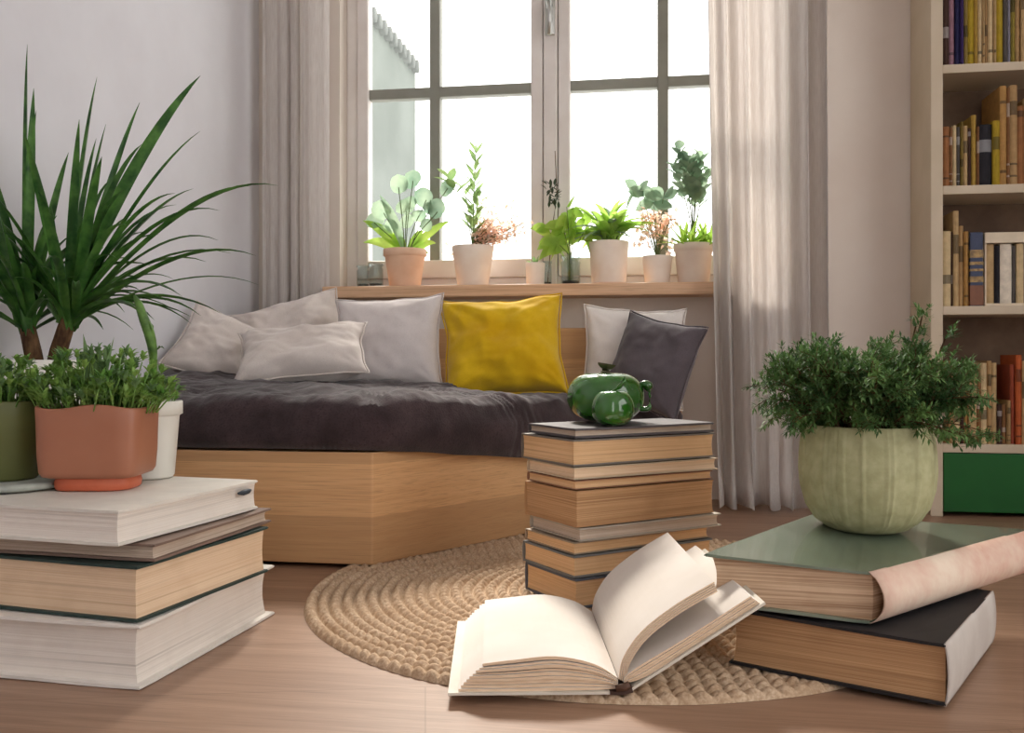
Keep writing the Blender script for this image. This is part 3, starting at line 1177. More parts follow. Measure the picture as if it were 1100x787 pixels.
px, py = plan(.161, 1.605)
big = ceramic('ceramic_pumpkin', 'large squat green ceramic pumpkin at the back of the middle stack', (px, py, STACK), .0665, .086, 6, 'crown', .4, .03)
bm = bmesh.new()
hx = .161 + .066
cen = [P3(hx - .012, 1.598, STACK + .022), P3(hx + .004, 1.597, STACK + .020), P3(hx + .012, 1.596, STACK + .026), P3(hx + .008, 1.596, STACK + .037), P3(hx + .009, 1.596, STACK + .046), P3(hx + .010, 1.596, STACK + .056), P3(hx + .004, 1.597, STACK + .066), P3(hx - .010, 1.598, STACK + .064)]
tube(bm, cen, [.004, .0055, .0065, .006, .0095, .0115, .0095, .004], 14)
obj('handle', bm, M_ceram, big, smooth=True, sub=1)
px, py = plan(.163, 1.503)
sm = ceramic('ceramic_apple', 'small round green ceramic apple in front of the larger pumpkin', (px, py, STACK), .0345, .058, 5, 'curl', .9, .02, .44)
bm = bmesh.new()
tp = P3(.163, 1.503, STACK + .050)
pts = bez(tp, tp + P3(.006, -.004, .004), tp + P3(.016, -.008, -.002), tp + P3(.012, -.010, .022), 8)
pts = [tp + P3(.004, -.006, .000), tp + P3(.010, -.010, .003), tp + P3(.016, -.012, .009), tp + P3(.019, -.012, .016), tp + P3(.019, -.010, .023)]
pts = [p + Vector((0, 0, .006)) for p in pts]
blade(bm, pts, .013, .35, 'oval')
o = obj('leaf', bm, M_ceram, sm, smooth=True)
md = o.modifiers.new('thick', 'SOLIDIFY'); md.thickness = .003

# ------------------------------------------------------------------ pots and plants
def pot(parent, c, r0, r1, h, m, rim=.0, wall=.004, n=40, name='pot', rf=None, sx=1, sy=1, rot=0, prof=None, soil=True, soil_z=.85):
    bm = bmesh.new()
    if prof is None:
        prof = [(r0 * .92, 0), (r0, .004), (r0 + (r1 - r0) * .8, h * .8)]
        if rim:
            prof += [(r0 + (r1 - r0) * .8 + .001, h * .815), (r1 + rim, h * .83), (r1 + rim, h * .99), (r1 + rim - .001, h)]
        else:
            prof += [(r1, h * .985), (r1 - .001, h)]
        rin = prof[-1][0] - wall
        prof += [(rin, h), (rin - .001, h * .985), (rin * .92, h * .6)]
    lathe(bm, prof, c, n, rf, True, True, sx, sy, rot)
    o = obj(name, bm, m, parent, smooth=True)
    if soil:
        bm = bmesh.new()
        zz = h * soil_z
        rs = r1 * .93 - wall * .5
        pr = [(rs, zz - .004), (rs, zz), (rs * .6, zz + .004), (.002, zz + .005)]
        lathe(bm, pr, c, n, rf, True, True, sx, sy, rot)
        obj('soil', bm, M_soil, parent, smooth=True)
    return o


# sage fluted pot with its conifer-like greenery
def sage_plant():
    c = (POTX, POTY, UPTOP)
    root = thing('potted_plant', 'feathery dark green plant in a fluted sage pot on the green book', 'plant', c)
    H, RM = .150, .093
    prof = [(.048, 0), (.056, .003), (.072, .015), (.084, .034), (.091, .060), (.0935, .085), (.0925, .110), (.090, .132), (.0865, .146), (.0845, .150), (.080, .150), (.079, .145), (.078, .120)]
    lines = [R.uniform(0, 2 * PI) for _ in range(46)]

    def rf(t, z):
        d = 1.0
        for a in lines:
            q = (t - a + PI) % (2 * PI) - PI
            d += .026 * math.exp(-(q / .022) ** 2)
        return min(1.03, d) - .012
    bm = bmesh.new()
    # more rings for a smooth belly
    fine = []
    for (r, z), (r2, z2) in zip(prof, prof[1:]):
        for k in range(3):
            fine.append((r + (r2 - r) * k / 3, z + (z2 - z) * k / 3))
    fine.append(prof[-1])
    lathe(bm, fine, c, 220, rf, True, True)
    obj('pot', bm, M_sage, root, smooth=True)
    bm = bmesh.new(); lathe(bm, [(.078, .128), (.078, .134), (.04, .138), (.002, .139)], c, 40, None, True, True)
    obj('soil', bm, M_soil, root, smooth=True)
    wood_bm, leaf_bm = bmesh.new(), bmesh.new()
    top = Vector((c[0], c[1], c[2] + .135))

    def needles(p, d, ln):
        k = 6
        for i in range(k):
            t = i / (k - 1)
            q = p + d * ln * t
            for s in range(3):
                nd = (d * .75 + rdir(-.8, .9) * .8).normalized()
                leaf_at(leaf_bm, q, nd, R.uniform(.008, .013), .0030, .1, 2, 'oval', .1)
        leaf_at(leaf_bm, p + d * ln, d, .009, .0024, 0, 2, 'oval', .1)

    lean_r = P3(1, 0, 0)
    nb = 120
    for b_ in range(nb):
        az = b_ * 2.39996 + R.uniform(-.2, .2)
        el = R.choice([R.uniform(-.1, .3), R.uniform(.25, .8), R.uniform(.7, 1.5), R.uniform(.5, 1.2)])
        d = Vector((math.cos(az) * math.cos(el), math.sin(az) * math.cos(el), math.sin(el)))
        side = d.dot(lean_r)
        ln = R.uniform(.075, .120) * (1 + .18 * max(0, abs(side) - .3))
        if d.z > .6 and abs(side) < .3:
            ln *= R.uniform(.9, 1.05)
        start = top + Vector((math.cos(az), math.sin(az), 0)) * R.uniform(.005, .06) + Vector((0, 0, R.uniform(0, .02)))
        end = start + d * ln + Vector((0, 0, .012))
        cpts = bez(start, start + (d * .35 + Vector((0, 0, .5))) * ln * .5, start + d * ln * .75 + Vector((0, 0, .022)), end, 9)
        tube(wood_bm, cpts, [.0016 - .00012 * i for i in range(10)], 4)
        for i in range(2, 10):
            p = cpts[i]
            td = (cpts[i] - cpts[i - 1]).normalized()
            for s in (-1, 1):
                perp = td.cross(rdir(-1, 1)).normalized()
                sd = (td * .8 + perp * .8).normalized()
                sl = R.uniform(.016, .034) * (1.1 - .06 * (i - 3))
                tube(wood_bm, [p, p + sd * sl], [.0007, .0004], 3)
                needles(p, sd, sl)
        needles(cpts[-2], (cpts[-1] - cpts[-2]).normalized(), .022)
    # tall sprig at the right top
    for a0, z0_, l0 in ((.085, .12, .10), (.075, .11, .09), (-.065, .11, .065), (-.05, .11, .06), (.12, .09, .085), (-.105, .07, .055), (.15, .06, .05), (.02, .09, .04)):
        st = top + P3(a0 * .7, 0, z0_ * .6)
        pts = bez(top, top + P3(a0 * .4, 0, .03), st, st + P3(a0 * .25, 0, l0), 10)
        tube(wood_bm, pts, .0013, 4)
        for i in range(3, 11):
            td = (pts[i] - pts[i - 1]).normalized()
            for s in range(3):
                sd = (td * .7 + rdir(-.6, .8)).normalized()
                needles(pts[i], sd, R.uniform(.014, .026))
    obj('branches', wood_bm, M_bark, root)
    obj('foliage', leaf_bm, L_con, root)


sage_plant()

# terracotta trough with succulents
def sq(t, n=5.0):
    return (abs(math.cos(t)) ** n + abs(math.sin(t)) ** n) ** (-1 / n)


def rosette(bm, p, r, up, n=14, mi=0, pointy=False):
    up = up.normalized()
    for k in range(n):
        a = k * 2.39996
        f = k / n
        el = .25 + 1.05 * (1 - f) * 0 + f * 1.0
        s = up.orthogonal().normalized()
        q = up.cross(s)
        d = (s * math.cos(a) + q * math.sin(a)) * math.cos(el) + up * math.sin(el)
        leaf_at(bm, p, d, r * (1 - .45 * f), r * (.36 if not pointy else .2), -.15, 3, 'oval', .28, mi)


def tuft(bm, p, d, ln, k, w=.0035, mi=0):
    for i in range(k):
        dd = (d + rdir(-.5, .9) * .75).normalized()
        leaf_at(bm, p + d * ln * .35 * R.random(), dd, ln * R.uniform(.5, 1), w, .25, 3, 'oval', .25, mi)


def succulents(root, c, ax, ay, rot, z, n_ros, n_tuft, hmax, mats, seedname='foliage', big_leaf=True):
    bm = bmesh.new()
    for i in range(n_tuft):
        a = R.uniform(0, 2 * PI); r = math.sqrt(R.random())
        x, y = ax * r * math.cos(a), ay * r * math.sin(a)
        q = Vector((c[0] + x * math.cos(rot) - y * math.sin(rot), c[1] + x * math.sin(rot) + y * math.cos(rot), z))
        out = Vector((q.x - c[0], q.y - c[1], 0))
        hh = hmax * (1 - .55 * r * r) * R.uniform(.35, 1)
        d = (out * 9 * r + Vector((0, 0, 1)) + rdir(0, 1) * .4).normalized()
        p2 = q + d * hh
        tube(bm, [q, (q + p2) / 2 + Vector((0, 0, hh * .05)), p2], .0011, 4, 0)
        tuft(bm, p2, d, R.uniform(.014, .026), 10, .0055, 0 if R.random() < .75 else 1)
        tuft(bm, q + (p2 - q) * .55, d, R.uniform(.010, .018), 6, .004, 0)
    for i in range(n_ros):
        a = i * 2.4 + R.uniform(-.3, .3); r = math.sqrt((i + .5) / n_ros)
        x, y = ax * .92 * r * math.cos(a), ay * .92 * r * math.sin(a)
        q = Vector((c[0] + x * math.cos(rot) - y * math.sin(rot), c[1] + x * math.sin(rot) + y * math.cos(rot), z + hmax * (.5 - .3 * r)))
        out = Vector((q.x - c[0], q.y - c[1], 0))
        rosette(bm, q, R.uniform(.016, .026), out * 7 + Vector((0, 0, 1)), 16, R.choice([0, 1]), R.random() < .4)
    if big_leaf:
        q = Vector((c[0], c[1], z + hmax * .35))
        for k in range(5):
            d = (P3(-.1 + .07 * k, .05, 1)).normalized()
            leaf_at(bm, q + P3(-.012 + .006 * k, -.01, 0), d, hmax * R.uniform(.65, .85), .017, -.1, 4, 'oval', .2, 1)
    obj(seedname, bm, mats, root, smooth=True)


TC = P3(-.588, 1.325, .2168)
trot = YAW + .03
tr = thing('potted_succulent', 'leafy succulents in a square terracotta pot on the left book stack', 'plant', tuple(TC))
bm = bmesh.new()
lathe(bm, [(.046, 0), (.048, .002), (.049, .010), (.047, .018), (.046, .022)], TC, 48, lambda t, z: sq(t, 3.5), True, True, 1.12, .85, trot)
obj('foot', bm, M_terrafoot, tr, smooth=True)
bm = bmesh.new()
pr = [(.058, .018), (.065, .020), (.0685, .026), (.0705, .05), (.0715, .09), (.0725, .115), (.0715, .1175), (.0685, .1175), (.0675, .114), (.066, .08)]
lathe(bm, pr, TC, 96, lambda t, z: sq(t, 6), True, True, 1.0, .78, trot)
for v in bm.verts:
    if v.co.z > TC.z + .105:
        loc = (v.co - TC)
        a = loc.x * CS + loc.y * SN
        v.co.z += .003 * math.sin(a * 55 + .5)
obj('pot', bm, M_terra, tr, smooth=True)
bm = bmesh.new()
lathe(bm, [(.064, .105), (.064, .110), (.03, .114), (.002, .115)], TC, 48, lambda t, z: sq(t, 6), True, True, 1.0, .78, trot)
obj('soil', bm, simple('gravel_soil', srgb(150, 116, 74), srgb(64, 46, 30), .95, 160, .1, bmp=.8, bdist=.006), tr, smooth=True)
succulents(tr, TC, .082, .056, trot, TC.z + .106, 26, 250, .090, [L_succ, L_succ2])

# olive pot on a stone saucer, mostly out at the left
SC = P3(-.705, 1.318, .2168)
o_ = bmesh.new(); lathe(o_, [(.050, 0), (.064, .002), (.068, .006), (.067, .010), (.05, .011), (.002, .011)], SC, 44, lambda t, z: 1 + .03 * math.sin(3 * t), True, True)
so = obj('saucer', o_, M_stone, smooth=True)
tag(so, 'flat grey stone saucer on the left book stack under the olive pot', 'saucer')
OC = SC + Vector((0, 0, .0115)) + P3(-.022, .018, 0)
ol = thing('potted_succulent', 'bushy succulent in an olive green pot at the left edge', 'plant', tuple(OC))
pot(ol, OC, .044, .052, .112, M_olive, 0, .004)
succulents(ol, OC, .05, .05, 0, OC.z + .10, 10, 110, .078, [L_succ, L_succ2], big_leaf=False)

# white plastic pot with a drooping stem
WC = P3(-.562, 1.440, .2168)
wp = thing('potted_succulent', 'white plastic pot with a bent thick green stem behind the terracotta pot', 'plant', tuple(WC))
pot(wp, WC, .038, .047, .118, M_wplast, .003, .003)
bm = bmesh.new()
b0 = WC + P3(.003, 0, .108)
pts = bez(b0, b0 + P3(.004, 0, .06), b0 + P3(.012, -.005, .09), b0 + P3(-.006, -.01, .135), 12) + [b0 + P3(-.014, -.012, .160), b0 + P3(-.020, -.013, .172)]
tube(bm, pts, [.0055, .006, .0065, .007, .0065, .006, .006, .0065, .0075, .008, .008, .008, .0075, .006, .002], 8)
blade(bm, [b0 + P3(.006, 0, .085), b0 + P3(.016, 0, .093), b0 + P3(.022, 0, .09)], .012, .2, 'oval')
blade(bm, [b0 + P3(-.004, -.01, .14), b0 + P3(.004, -.01, .125), b0 + P3(.008, -.01, .105)], .012, .2, 'oval')
obj('stem', bm, leafmat('thick_stem', srgb(110, 150, 66), srgb(60, 92, 40), 40, .1), wp, smooth=True)
bm = bmesh.new()
for i in range(26):
    a = R.uniform(0, 2 * PI); r = R.uniform(0, .042)
    q = WC + Vector((r * math.cos(a), r * math.sin(a), .10))
    d = (Vector((math.cos(a), math.sin(a), 1.2)) + rdir() * .3).normalized()
    tube(bm, [q, q + d * .03], .001, 4)
    tuft(bm, q + d * .025, d, .018, 8, .0045)
obj('foliage', bm, L_succ, wp, smooth=True)

# tall strap-leaved plant in a white planter standing on the floor behind the stack
def strap_plant():
    cx, cy = plan(-.838, 1.665)
    c = Vector((cx, cy, 0))
    root = thing('potted_plant', 'tall spiky strap-leaved plant in a white planter by the left wall', 'plant', tuple(c))
    pot(root, c, .075, .090, .398, M_wplast, 0, .006, 48, name='planter', soil_z=.95)
    bm = bmesh.new()
    crowns = []
    for s, lean, h in ((-.014, -.016, .088), (.020, .024, .096)):
        p0 = c + P3(s, 0, .376)
        pts = [p0, p0 + P3(lean * .3, 0, h * .4), p0 + P3(lean * .8, 0, h * .8), p0 + P3(lean, 0, h)]
        tube(bm, pts, [.017, .015, .014, .012], 10)
        crowns.append(pts[-1])
    obj('trunk', bm, M_bark, root, smooth=True)
    bm = bmesh.new()
    k = .00167
    ORG = Vector(crowns[0] + crowns[1]) / 2
    # (dx, dz) of the leaf tip from the crown in photo millimetre-like units, depth swing, width, arch
    main = [(-12, 290, -.03, 12, 40), (40, 270, .05, 13, 30), (10, 235, -.08, 15, 30), (172, 255, -.04, 20, 45), (-30, 235, .06, 15, 40),
            (240, 150, .05, 14, 75), (232, 66, -.05, 13, 60), (220, 40, .04, 6, 50), (108, 220, .06, 10, 30), (125, 175, -.10, 15, 45),
            (168, 200, -.02, 9, 40), (200, 155, .1, 10, 60), (150, 130, -.06, 12, 50), (90, 160, -.12, 16, 40), (62, 200, -.1, 14, 25),
            (-45, 170, -.14, 20, 40), (-60, 210, -.05, 16, 45), (-90, 190, .04, 15, 60), (-120, 150, -.06, 16, 70), (120, 90, -.14, 14, 55),
            (160, 95, .12, 10, 60), (100, 60, -.1, 9, 45), (130, 45, .03, 7, 40), (-80, 95, -.12, 15, 50), (-130, 80, .02, 14, 60),
            (75, 250, .1, 11, 25), (25, 180, -.16, 18, 25), (-10, 150, -.17, 19, 25), (200, 110, -.08, 11, 70), (45, 120, -.18, 15, 35),
            (15, 215, .14, 13, 20), (-20, 200, .15, 14, 20), (55, 215, .03, 12, 20), (140, 150, .08, 12, 40), (-150, 200, .05, 14, 60), (-100, 240, -.03, 13, 50)]
    for i, (dx, dz, dd, w, arch) in enumerate(main):
        cr = crowns[0] if dx < 15 else crowns[1]
        st = cr + Vector((R.uniform(-.01, .01), R.uniform(-.01, .01), R.uniform(-.022, .0)))
        tip = ORG + P3(dx * k, dd, dz * k)
        v = tip - st
        ctrl1 = st + v * .33 + Vector((0, 0, arch * k * .55))
        ctrl2 = st + v * .70 + Vector((0, 0, arch * k * .75))
        pts = bez(st, ctrl1, ctrl2, tip, 14)
        blade(bm, pts, w * k * .74, .38, 'strap', side=P3(1, R.uniform(-.8, .8), R.uniform(-.2, .2)) if dz > abs(dx) else None)
    for i in range(84):
        a = R.uniform(0, 2 * PI)
        el = R.uniform(.1, 1.35)
        ln = R.uniform(.14, .34)
        cr = R.choice(crowns)
        st = cr + Vector((R.uniform(-.01, .01), R.uniform(-.01, .01), R.uniform(-.026, 0)))
        d = Vector((math.cos(a) * math.cos(el), math.sin(a) * math.cos(el), math.sin(el)))
        tip = st + d * ln
        if tip.x < LEFT_X + .02:
            continue
        pts = bez(st, st + (d + Vector((0, 0, .5))) * ln * .33, st + d * ln * .7 + Vector((0, 0, ln * .12)), tip + Vector((0, 0, -ln * .1)), 10)
        blade(bm, pts, R.uniform(.008, .017), .36, 'strap', side=P3(1, R.uniform(-.9, .9), 0) if el > .9 else None)
    for v in bm.verts:
        if v.co.x < LEFT_X + .006:
            v.co.x = LEFT_X + .006 + R.uniform(0, .002)
    obj('foliage', bm, L_strap, root, smooth=True)


strap_plant()

# ------------------------------------------------------------------ plants on the window sill
PY = 2.672


def sill_at(px, y=PY):
    """point on the sill line, given by its bearing from the camera station in thousandths"""
    u = (px - 550) / 1000
    d = y / (CS + SN * u)
    x, _ = plan(u * d, d)
    return Vector((x, y, SILL_Z))


K = .00270     # metres per photo unit at the sill


def sill_plant(name, label, px, w, h, m, taper=.74, rim=0.0, y=PY):
    c = sill_at(px, y)
    root = thing(name, label, 'plant', tuple(c), 'plants on the window sill')
    r1 = w * K / 2
    pot(root, c, r1 * taper, r1, h * K, m, rim, .004, 36)
    return root, c, c + Vector((0, 0, h * K * .9))


def sprig(stem_bm, leaf_bm, st, tip, nleaf, ll, lw, shape='oval', start=.25, mi=0, rad=.0016, spread=.9, droop=.15, flat=False):
    v = tip - st
    pts = bez(st, st + Vector((v.x * .1, v.y * .1, v.z * .45)), st + v * .7 + Vector((0, 0, v.z * .08)), tip, 12)
    tube(stem_bm, pts, [rad * (1 - .05 * i) for i in range(13)], 5)
    for i in range(nleaf):
        t = start + (1 - start) * i / max(1, nleaf - 1)
        f = t * 12; k = min(11, int(f))
        p = pts[k] + (pts[k + 1] - pts[k]) * (f - k)
        td = (pts[k + 1] - pts[k]).normalized()
        a = i * 2.4 + R.uniform(-.4, .4)
        s = Vector((math.cos(a), math.sin(a) * (.5 if flat else 1), 0))
        d = (td * (1.1 - spread * .5) + s * spread + Vector((0, 0, .1))).normalized()
        side = Vector((R.uniform(-1, 1), R.uniform(-.25, .25), R.uniform(-1, 1))) if shape == 'round' else None
        leaf_at(leaf_bm, p, d, ll * R.uniform(.75, 1.15) * (1.1 - .35 * t), lw * R.uniform(.8, 1.1) * (1.1 - .35 * t), droop, 5, shape, .12, mi, side)


# round-leaved plant in the peach pot
root, c, t = sill_plant('potted_plant', 'round-leaved grey-green plant in a peach clay pot at the left sill end', 435, 46, 42, M_potp, .74, .002)
sb, lb = bmesh.new(), bmesh.new()
for dx, dz, dy in ((-24, 45, .0), (-6, 72, -.01), (8, 80, .01), (24, 58, 0), (-36, 35, .01), (38, 44, -.015), (0, 50, .02), (48, 70, .0)):
    st = t + Vector((dx * .12 * K, 0, -.005)); tip = t + Vector((dx * K, dy, dz * K))
    v = tip - st
    pts = bez(st, st + Vector((v.x * .1, 0, v.z * .5)), st + v * .75, tip, 8)
    tube(sb, pts, .0014, 5)
    for q, s in ((tip, 1), (pts[5], .8)):
        a = R.uniform(0, 2 * PI)
        d = Vector((R.uniform(-1, 1), R.uniform(-.3, .3), R.uniform(-.2, 1))).normalized()
        side = Vector((-d.z, R.uniform(-.2, .2), d.x))
        leaf_at(lb, q - d * .02, d, .066 * s * R.uniform(.7, 1.1), .056 * s * R.uniform(.8, 1.1), .05, 8, 'round', .10, 0, side)
for dx, dz, mi in ((-46, 12, 1), (-50, 38, 1), (36, 10, 1), (52, 34, 1), (25, 0, 1), (-30, 66, 0), (20, 25, 1), (-18, 20, 1)):
    st = t + Vector((0, 0, -.004)); tip = t + Vector((dx * K, R.uniform(-.02, .02), dz * K))
    pts = bez(st, st + (tip - st) * .3 + Vector((0, 0, .02)), st + (tip - st) * .7 + Vector((0, 0, .02)), tip, 8)
    blade(lb, pts, .036, .15, 'oval', mi, Vector((0, .5, 1)))
obj('stems', sb, M_stem, root); obj('foliage', lb, [L_euc, L_lime], root, smooth=True)

# tall upright plant with dried blossom
root, c, t = sill_plant('potted_plant', 'tall upright plant with pink dried blossom in a white clay pot', 508, 46, 44, M_potw, .72, 0)
sb, lb = bmesh.new(), bmesh.new()
sprig(sb, lb, t, t + Vector((.008, .0, 108 * K)), 34, .066, .017, 'oval', .12, 0, .002, .8, .05)
sprig(sb, lb, t, t + Vector((-.03, .01, 70 * K)), 14, .060, .018, 'oval', .2, 0)
sprig(sb, lb, t, t + Vector((-.075, .0, 80 * K)), 8, .07, .034, 'oval', .7, 0)
sprig(sb, lb, t, t + Vector((.022, -.01, 60 * K)), 12, .060, .018, 'oval', .2, 0)
for i in range(46):
    ang = R.uniform(-.3, 1.3)
    ln = R.uniform(20, 68) * K
    tip = t + Vector((ln * math.cos(ang) * (1 if ang > -.2 else .3), R.uniform(-.03, .03), abs(ln * math.sin(ang)) * .75 + .03))
    v = tip - t
    pts = bez(t, t + Vector((0, 0, v.z * .5)), t + v * .6, tip, 7)
    tube(sb, pts, .0008, 4, 0)
    for q in pts[3:]:
        for _ in range(3):
            leaf_at(lb, q + rdir(-1, 1) * .012, rdir(-1, 1), .014, .011, .1, 2, 'oval', .2, 1)
for i in range(7):
    q = t + Vector((-.055, 0, .005)) + rdir(-1, 1) * .022
    leaf_at(lb, q, rdir(-1, 1), .02, .018, .1, 3, 'round', .2, 1)
obj('stems', sb, M_stem, root); obj('foliage', lb, [L_upright, L_pink], root, smooth=True)

# tiny succulent in a white cup
root, c, t = sill_plant('potted_succulent', 'tiny spiky succulent in a small white cup before the mullion', 575, 21, 25, M_potw, .9, 0)
lb = bmesh.new()
for i in range(16):
    d = rdir(.15, 1); leaf_at(lb, t, d, R.uniform(.02, .038), .007, .1, 3, 'oval', .25)
obj('foliage', lb, L_upright, root, smooth=True)

# leafy sprigs standing in a glass jar
def jar(label, px, w, h, y=PY, cat='jar', name='glass_jar', grp='glass jars on the window sill'):
    c = sill_at(px, y)
    r = w * K / 2; hh = h * K
    root = thing(name, label, cat, tuple(c), grp)
    bm = bmesh.new()
    lathe(bm, [(r * .86, 0), (r * .92, .003), (r * .92, hh * .72), (r * .96, hh * .76), (r * .80, hh * .84), (r * .82, hh * .88), (r * 1.0, hh * .93), (r * 1.0, hh), (r * .94, hh), (r * .74, hh * .86), (r * .84, hh * .72), (r * .84, .006), (.001, .006)],
          c, 36, lambda a, z: 1 + (.02 * math.sin(a * 12) if z < hh * .72 else 0), True, True)
    obj('glass', bm, M_jar, root, smooth=True)
    bm = bmesh.new()
    lathe(bm, [(r * .80, .0075), (r * .82, .010), (r * .80, .014), (.001, .0145)], c, 24, None, True, True)
    obj('pebbles', bm, simple('dark_pebbles', srgb(70, 76, 74), srgb(40, 44, 44), .6, 200), root, smooth=True)
    return root, c


jar('small ribbed glass jar in the left corner of the sill', 390, 15, 26, 2.69)
jar('ribbed glass jar beside the peach clay pot', 404, 17, 27)
jar('narrow dark glass jar between the tiny cup and the mullion', 588, 10, 28, 2.70)
root, c = jar('ribbed glass jar holding lime green leafy sprigs', 613, 22, 32, cat='jar', name='glass_jar')
spr = thing('leaf_sprigs', 'lime green leafy sprigs standing in the glass jar', 'plant', tuple(c + Vector((0, 0, .015))))
sb, lb = bmesh.new(), bmesh.new()
b0 = c + Vector((0, 0, .016))
for dx, dz in ((-10, 70), (-26, 62), (6, 75), (18, 66), (-4, 84), (-16, 48)):
    tip = c + Vector((dx * K, R.uniform(-.01, .02), dz * K))
    mid = c + Vector((dx * K * .12, 0, 34 * K))
    tube(sb, [b0 + Vector((dx * .0003, 0, 0)), mid, tip], .0012, 5)
    for k in range(7):
        q = mid + (tip - mid) * (.5 + .5 * k / 6)
        d = Vector((R.uniform(-1, 1), R.uniform(-.6, .4), R.uniform(-.5, .6))).normalized()
        leaf_at(lb, q, d, R.uniform(.05, .07), .034, .3, 5, 'oval', .12, 0, Vector((R.uniform(-.4, .4), .4, 1)))
obj('stems', sb, M_stem, spr); obj('leaves', lb, L_lime, spr, smooth=True)
tw = thing('dried_twig', 'dark dried twig with small leaves standing before the mullion', 'plant', tuple(sill_at(594, 2.70) + Vector((0, 0, .0))))
sb, lb = bmesh.new(), bmesh.new()
b1 = sill_at(594, 2.715)
tube(sb, [sill_at(588, 2.70) + Vector((0, 0, .006)), b1 + Vector((.0, 0, 70 * K)), b1 + Vector((.012, .0, 100 * K)), b1 + Vector((.006, 0, 148 * K))], [.0016, .0016, .0014, .0012], 5)
for i in range(34):
    q = b1 + Vector((R.uniform(-.02, .018), R.uniform(-.01, .01), R.uniform(84, 112) * K))
    leaf_at(lb, q, Vector((R.uniform(-1, 1), R.uniform(-.4, .4), R.uniform(0, 1))), .026, .009, .1, 4, 'oval', .2)
obj('twig', sb, M_bark, tw); obj('leaves', lb, L_dk, tw, smooth=True)

# leafy plant in white pot
root, c, t = sill_plant('potted_plant', 'bushy leafy plant in a white clay pot right of the jar with sprigs', 654, 42, 46, M_potw, .86, 0)
bm = bmesh.new()
lathe(bm, [(.048, 0), (.052, .002), (.053, .006), (.002, .007)], c, 32, None, True, True)
obj('saucer', bm, M_potp, root, smooth=True)
lb = bmesh.new()
for i in range(70):
    a = R.uniform(0, 2 * PI); el = R.uniform(.05, 1.35)
    ln = R.uniform(.09, .150)
    d = Vector((math.cos(a) * math.cos(el), .7 * math.sin(a) * math.cos(el), math.sin(el)))
    st = t + Vector((R.uniform(-.02, .02), R.uniform(-.02, .02), 0))
    tip = st + d * ln * 1.15
    pts = bez(st, st + Vector((0, 0, ln * .35)) + d * ln * .2, st + d * ln * .75 + Vector((0, 0, ln * .2)), tip + Vector((0, 0, -ln * .15)), 8)
    blade(lb, pts, R.uniform(.018, .032), .18, 'oval', 0 if R.random() < .66 else 1)
obj('foliage', lb, [L_bright, L_euc], root, smooth=True)

# pink blossom in small pot
root, c, t = sill_plant('potted_plant', 'pink blossoming plant in a small white pot between two larger pots', 706, 32, 30, M_potw, .8, 0)
sb, lb = bmesh.new(), bmesh.new()
for i in range(20):
    tip = t + Vector((R.uniform(-.045, .045), R.uniform(-.03, .03), R.uniform(.03, .125)))
    tube(sb, [t, (t + tip) / 2 + Vector((0, 0, .012)), tip], .0009, 4)
    for _ in range(12):
        leaf_at(lb, tip + rdir(-1, 1) * .016, rdir(-1, 1), .020, .014, .1, 2, 'oval', .2, 1)
for dx, dz in ((-22, 72), (-14, 66), (-4, 60), (6, 64)):
    q = t + Vector((dx * K, 0, dz * K))
    tube(sb, [t, t + Vector((dx * K * .6, 0, dz * K * .6)), q], .0012, 5)
    for _ in range(4):
        leaf_at(lb, q, Vector((R.uniform(-1, 1), R.uniform(-.3, .3), R.uniform(-.5, .8))), .055, .036, .2, 5, 'oval', .15, 0, Vector((.3, .4, 1)))
obj('stems', sb, M_stem, root); obj('foliage', lb, [L_euc, L_pink], root, smooth=True)

# tall plant at the right end, half behind the curtain
root, c, t = sill_plant('potted_plant', 'tall grey-green plant in a white pot half behind the right curtain', 745, 40, 42, M_potw, .8, .002)
sb, lb = bmesh.new(), bmesh.new()
for dx, dz, n in ((-14, 104, 16), (-20, 86, 14), (-6, 92, 18), (2, 76, 18), (6, 96, 18), (16, 80, 14)):
    sprig(sb, lb, t, t + Vector((dx * K, R.uniform(-.015, .015), dz * K)), n, .056, .038, 'oval', .45, 0, .0018, .7)
for i in range(110):
    q = t + Vector((R.uniform(-.035, .045), R.uniform(-.03, .03), 0))
    leaf_at(lb, q, rdir(.3, 1), R.uniform(.05, .13), .009, .2, 4, 'oval', .2, 1)
obj('stems', sb, M_stem, root); obj('foliage', lb, [L_euc, L_lime], root, smooth=True)

# ------------------------------------------------------------------ bookcase
BX0, BX1, BY0, BY1 = .680, 1.45, 2.50, 2.695
BOARDS = [.173, .522, .827, 1.134, 1.45]
case = thing('bookcase', 'cream bookcase with green lower doors against the back wall', 'bookcase', ((BX0 + BX1) / 2, 2.6, 0))
bm = bmesh.new()
box(bm, BX0, BX0 + .030, BY0, BY1, 0, 1.95, bev=.003)
obj('side_panel', bm, M_shelf, case)
bm = bmesh.new()
box(bm, BX1 - .030, BX1, BY0, BY1, 0, 1.95, bev=.003)
obj('side_panel', bm, M_shelf, case)
for z in BOARDS:
    bm = bmesh.new(); box(bm, BX0 + .030, BX1 - .030, BY0 + .003, BY1 - .008, z - .011, z + .011, bev=.002)
    obj('shelf', bm, M_shelf, case)
bm = bmesh.new(); box(bm, BX0 + .030, BX1 - .030, BY0, BY1 - .008, 1.928, 1.95, bev=.002)
obj('top_panel', bm, M_shelf, case)
bm = bmesh.new(); box(bm, BX0 + .030, BX1 - .030, BY1 - .010, BY1 - .002, 0, 1.93)
obj('back_panel', bm, M_shelfback, case)
for a, b in ((BX0 + .032, BX0 + .385), (BX0 + .389, BX1 - .032)):
    bm = bmesh.new(); box(bm, a, b, BY0 + .004, BY0 + .022, .012, BOARDS[0] - .0125, bev=.002)
    obj('door', bm, M_green, case)

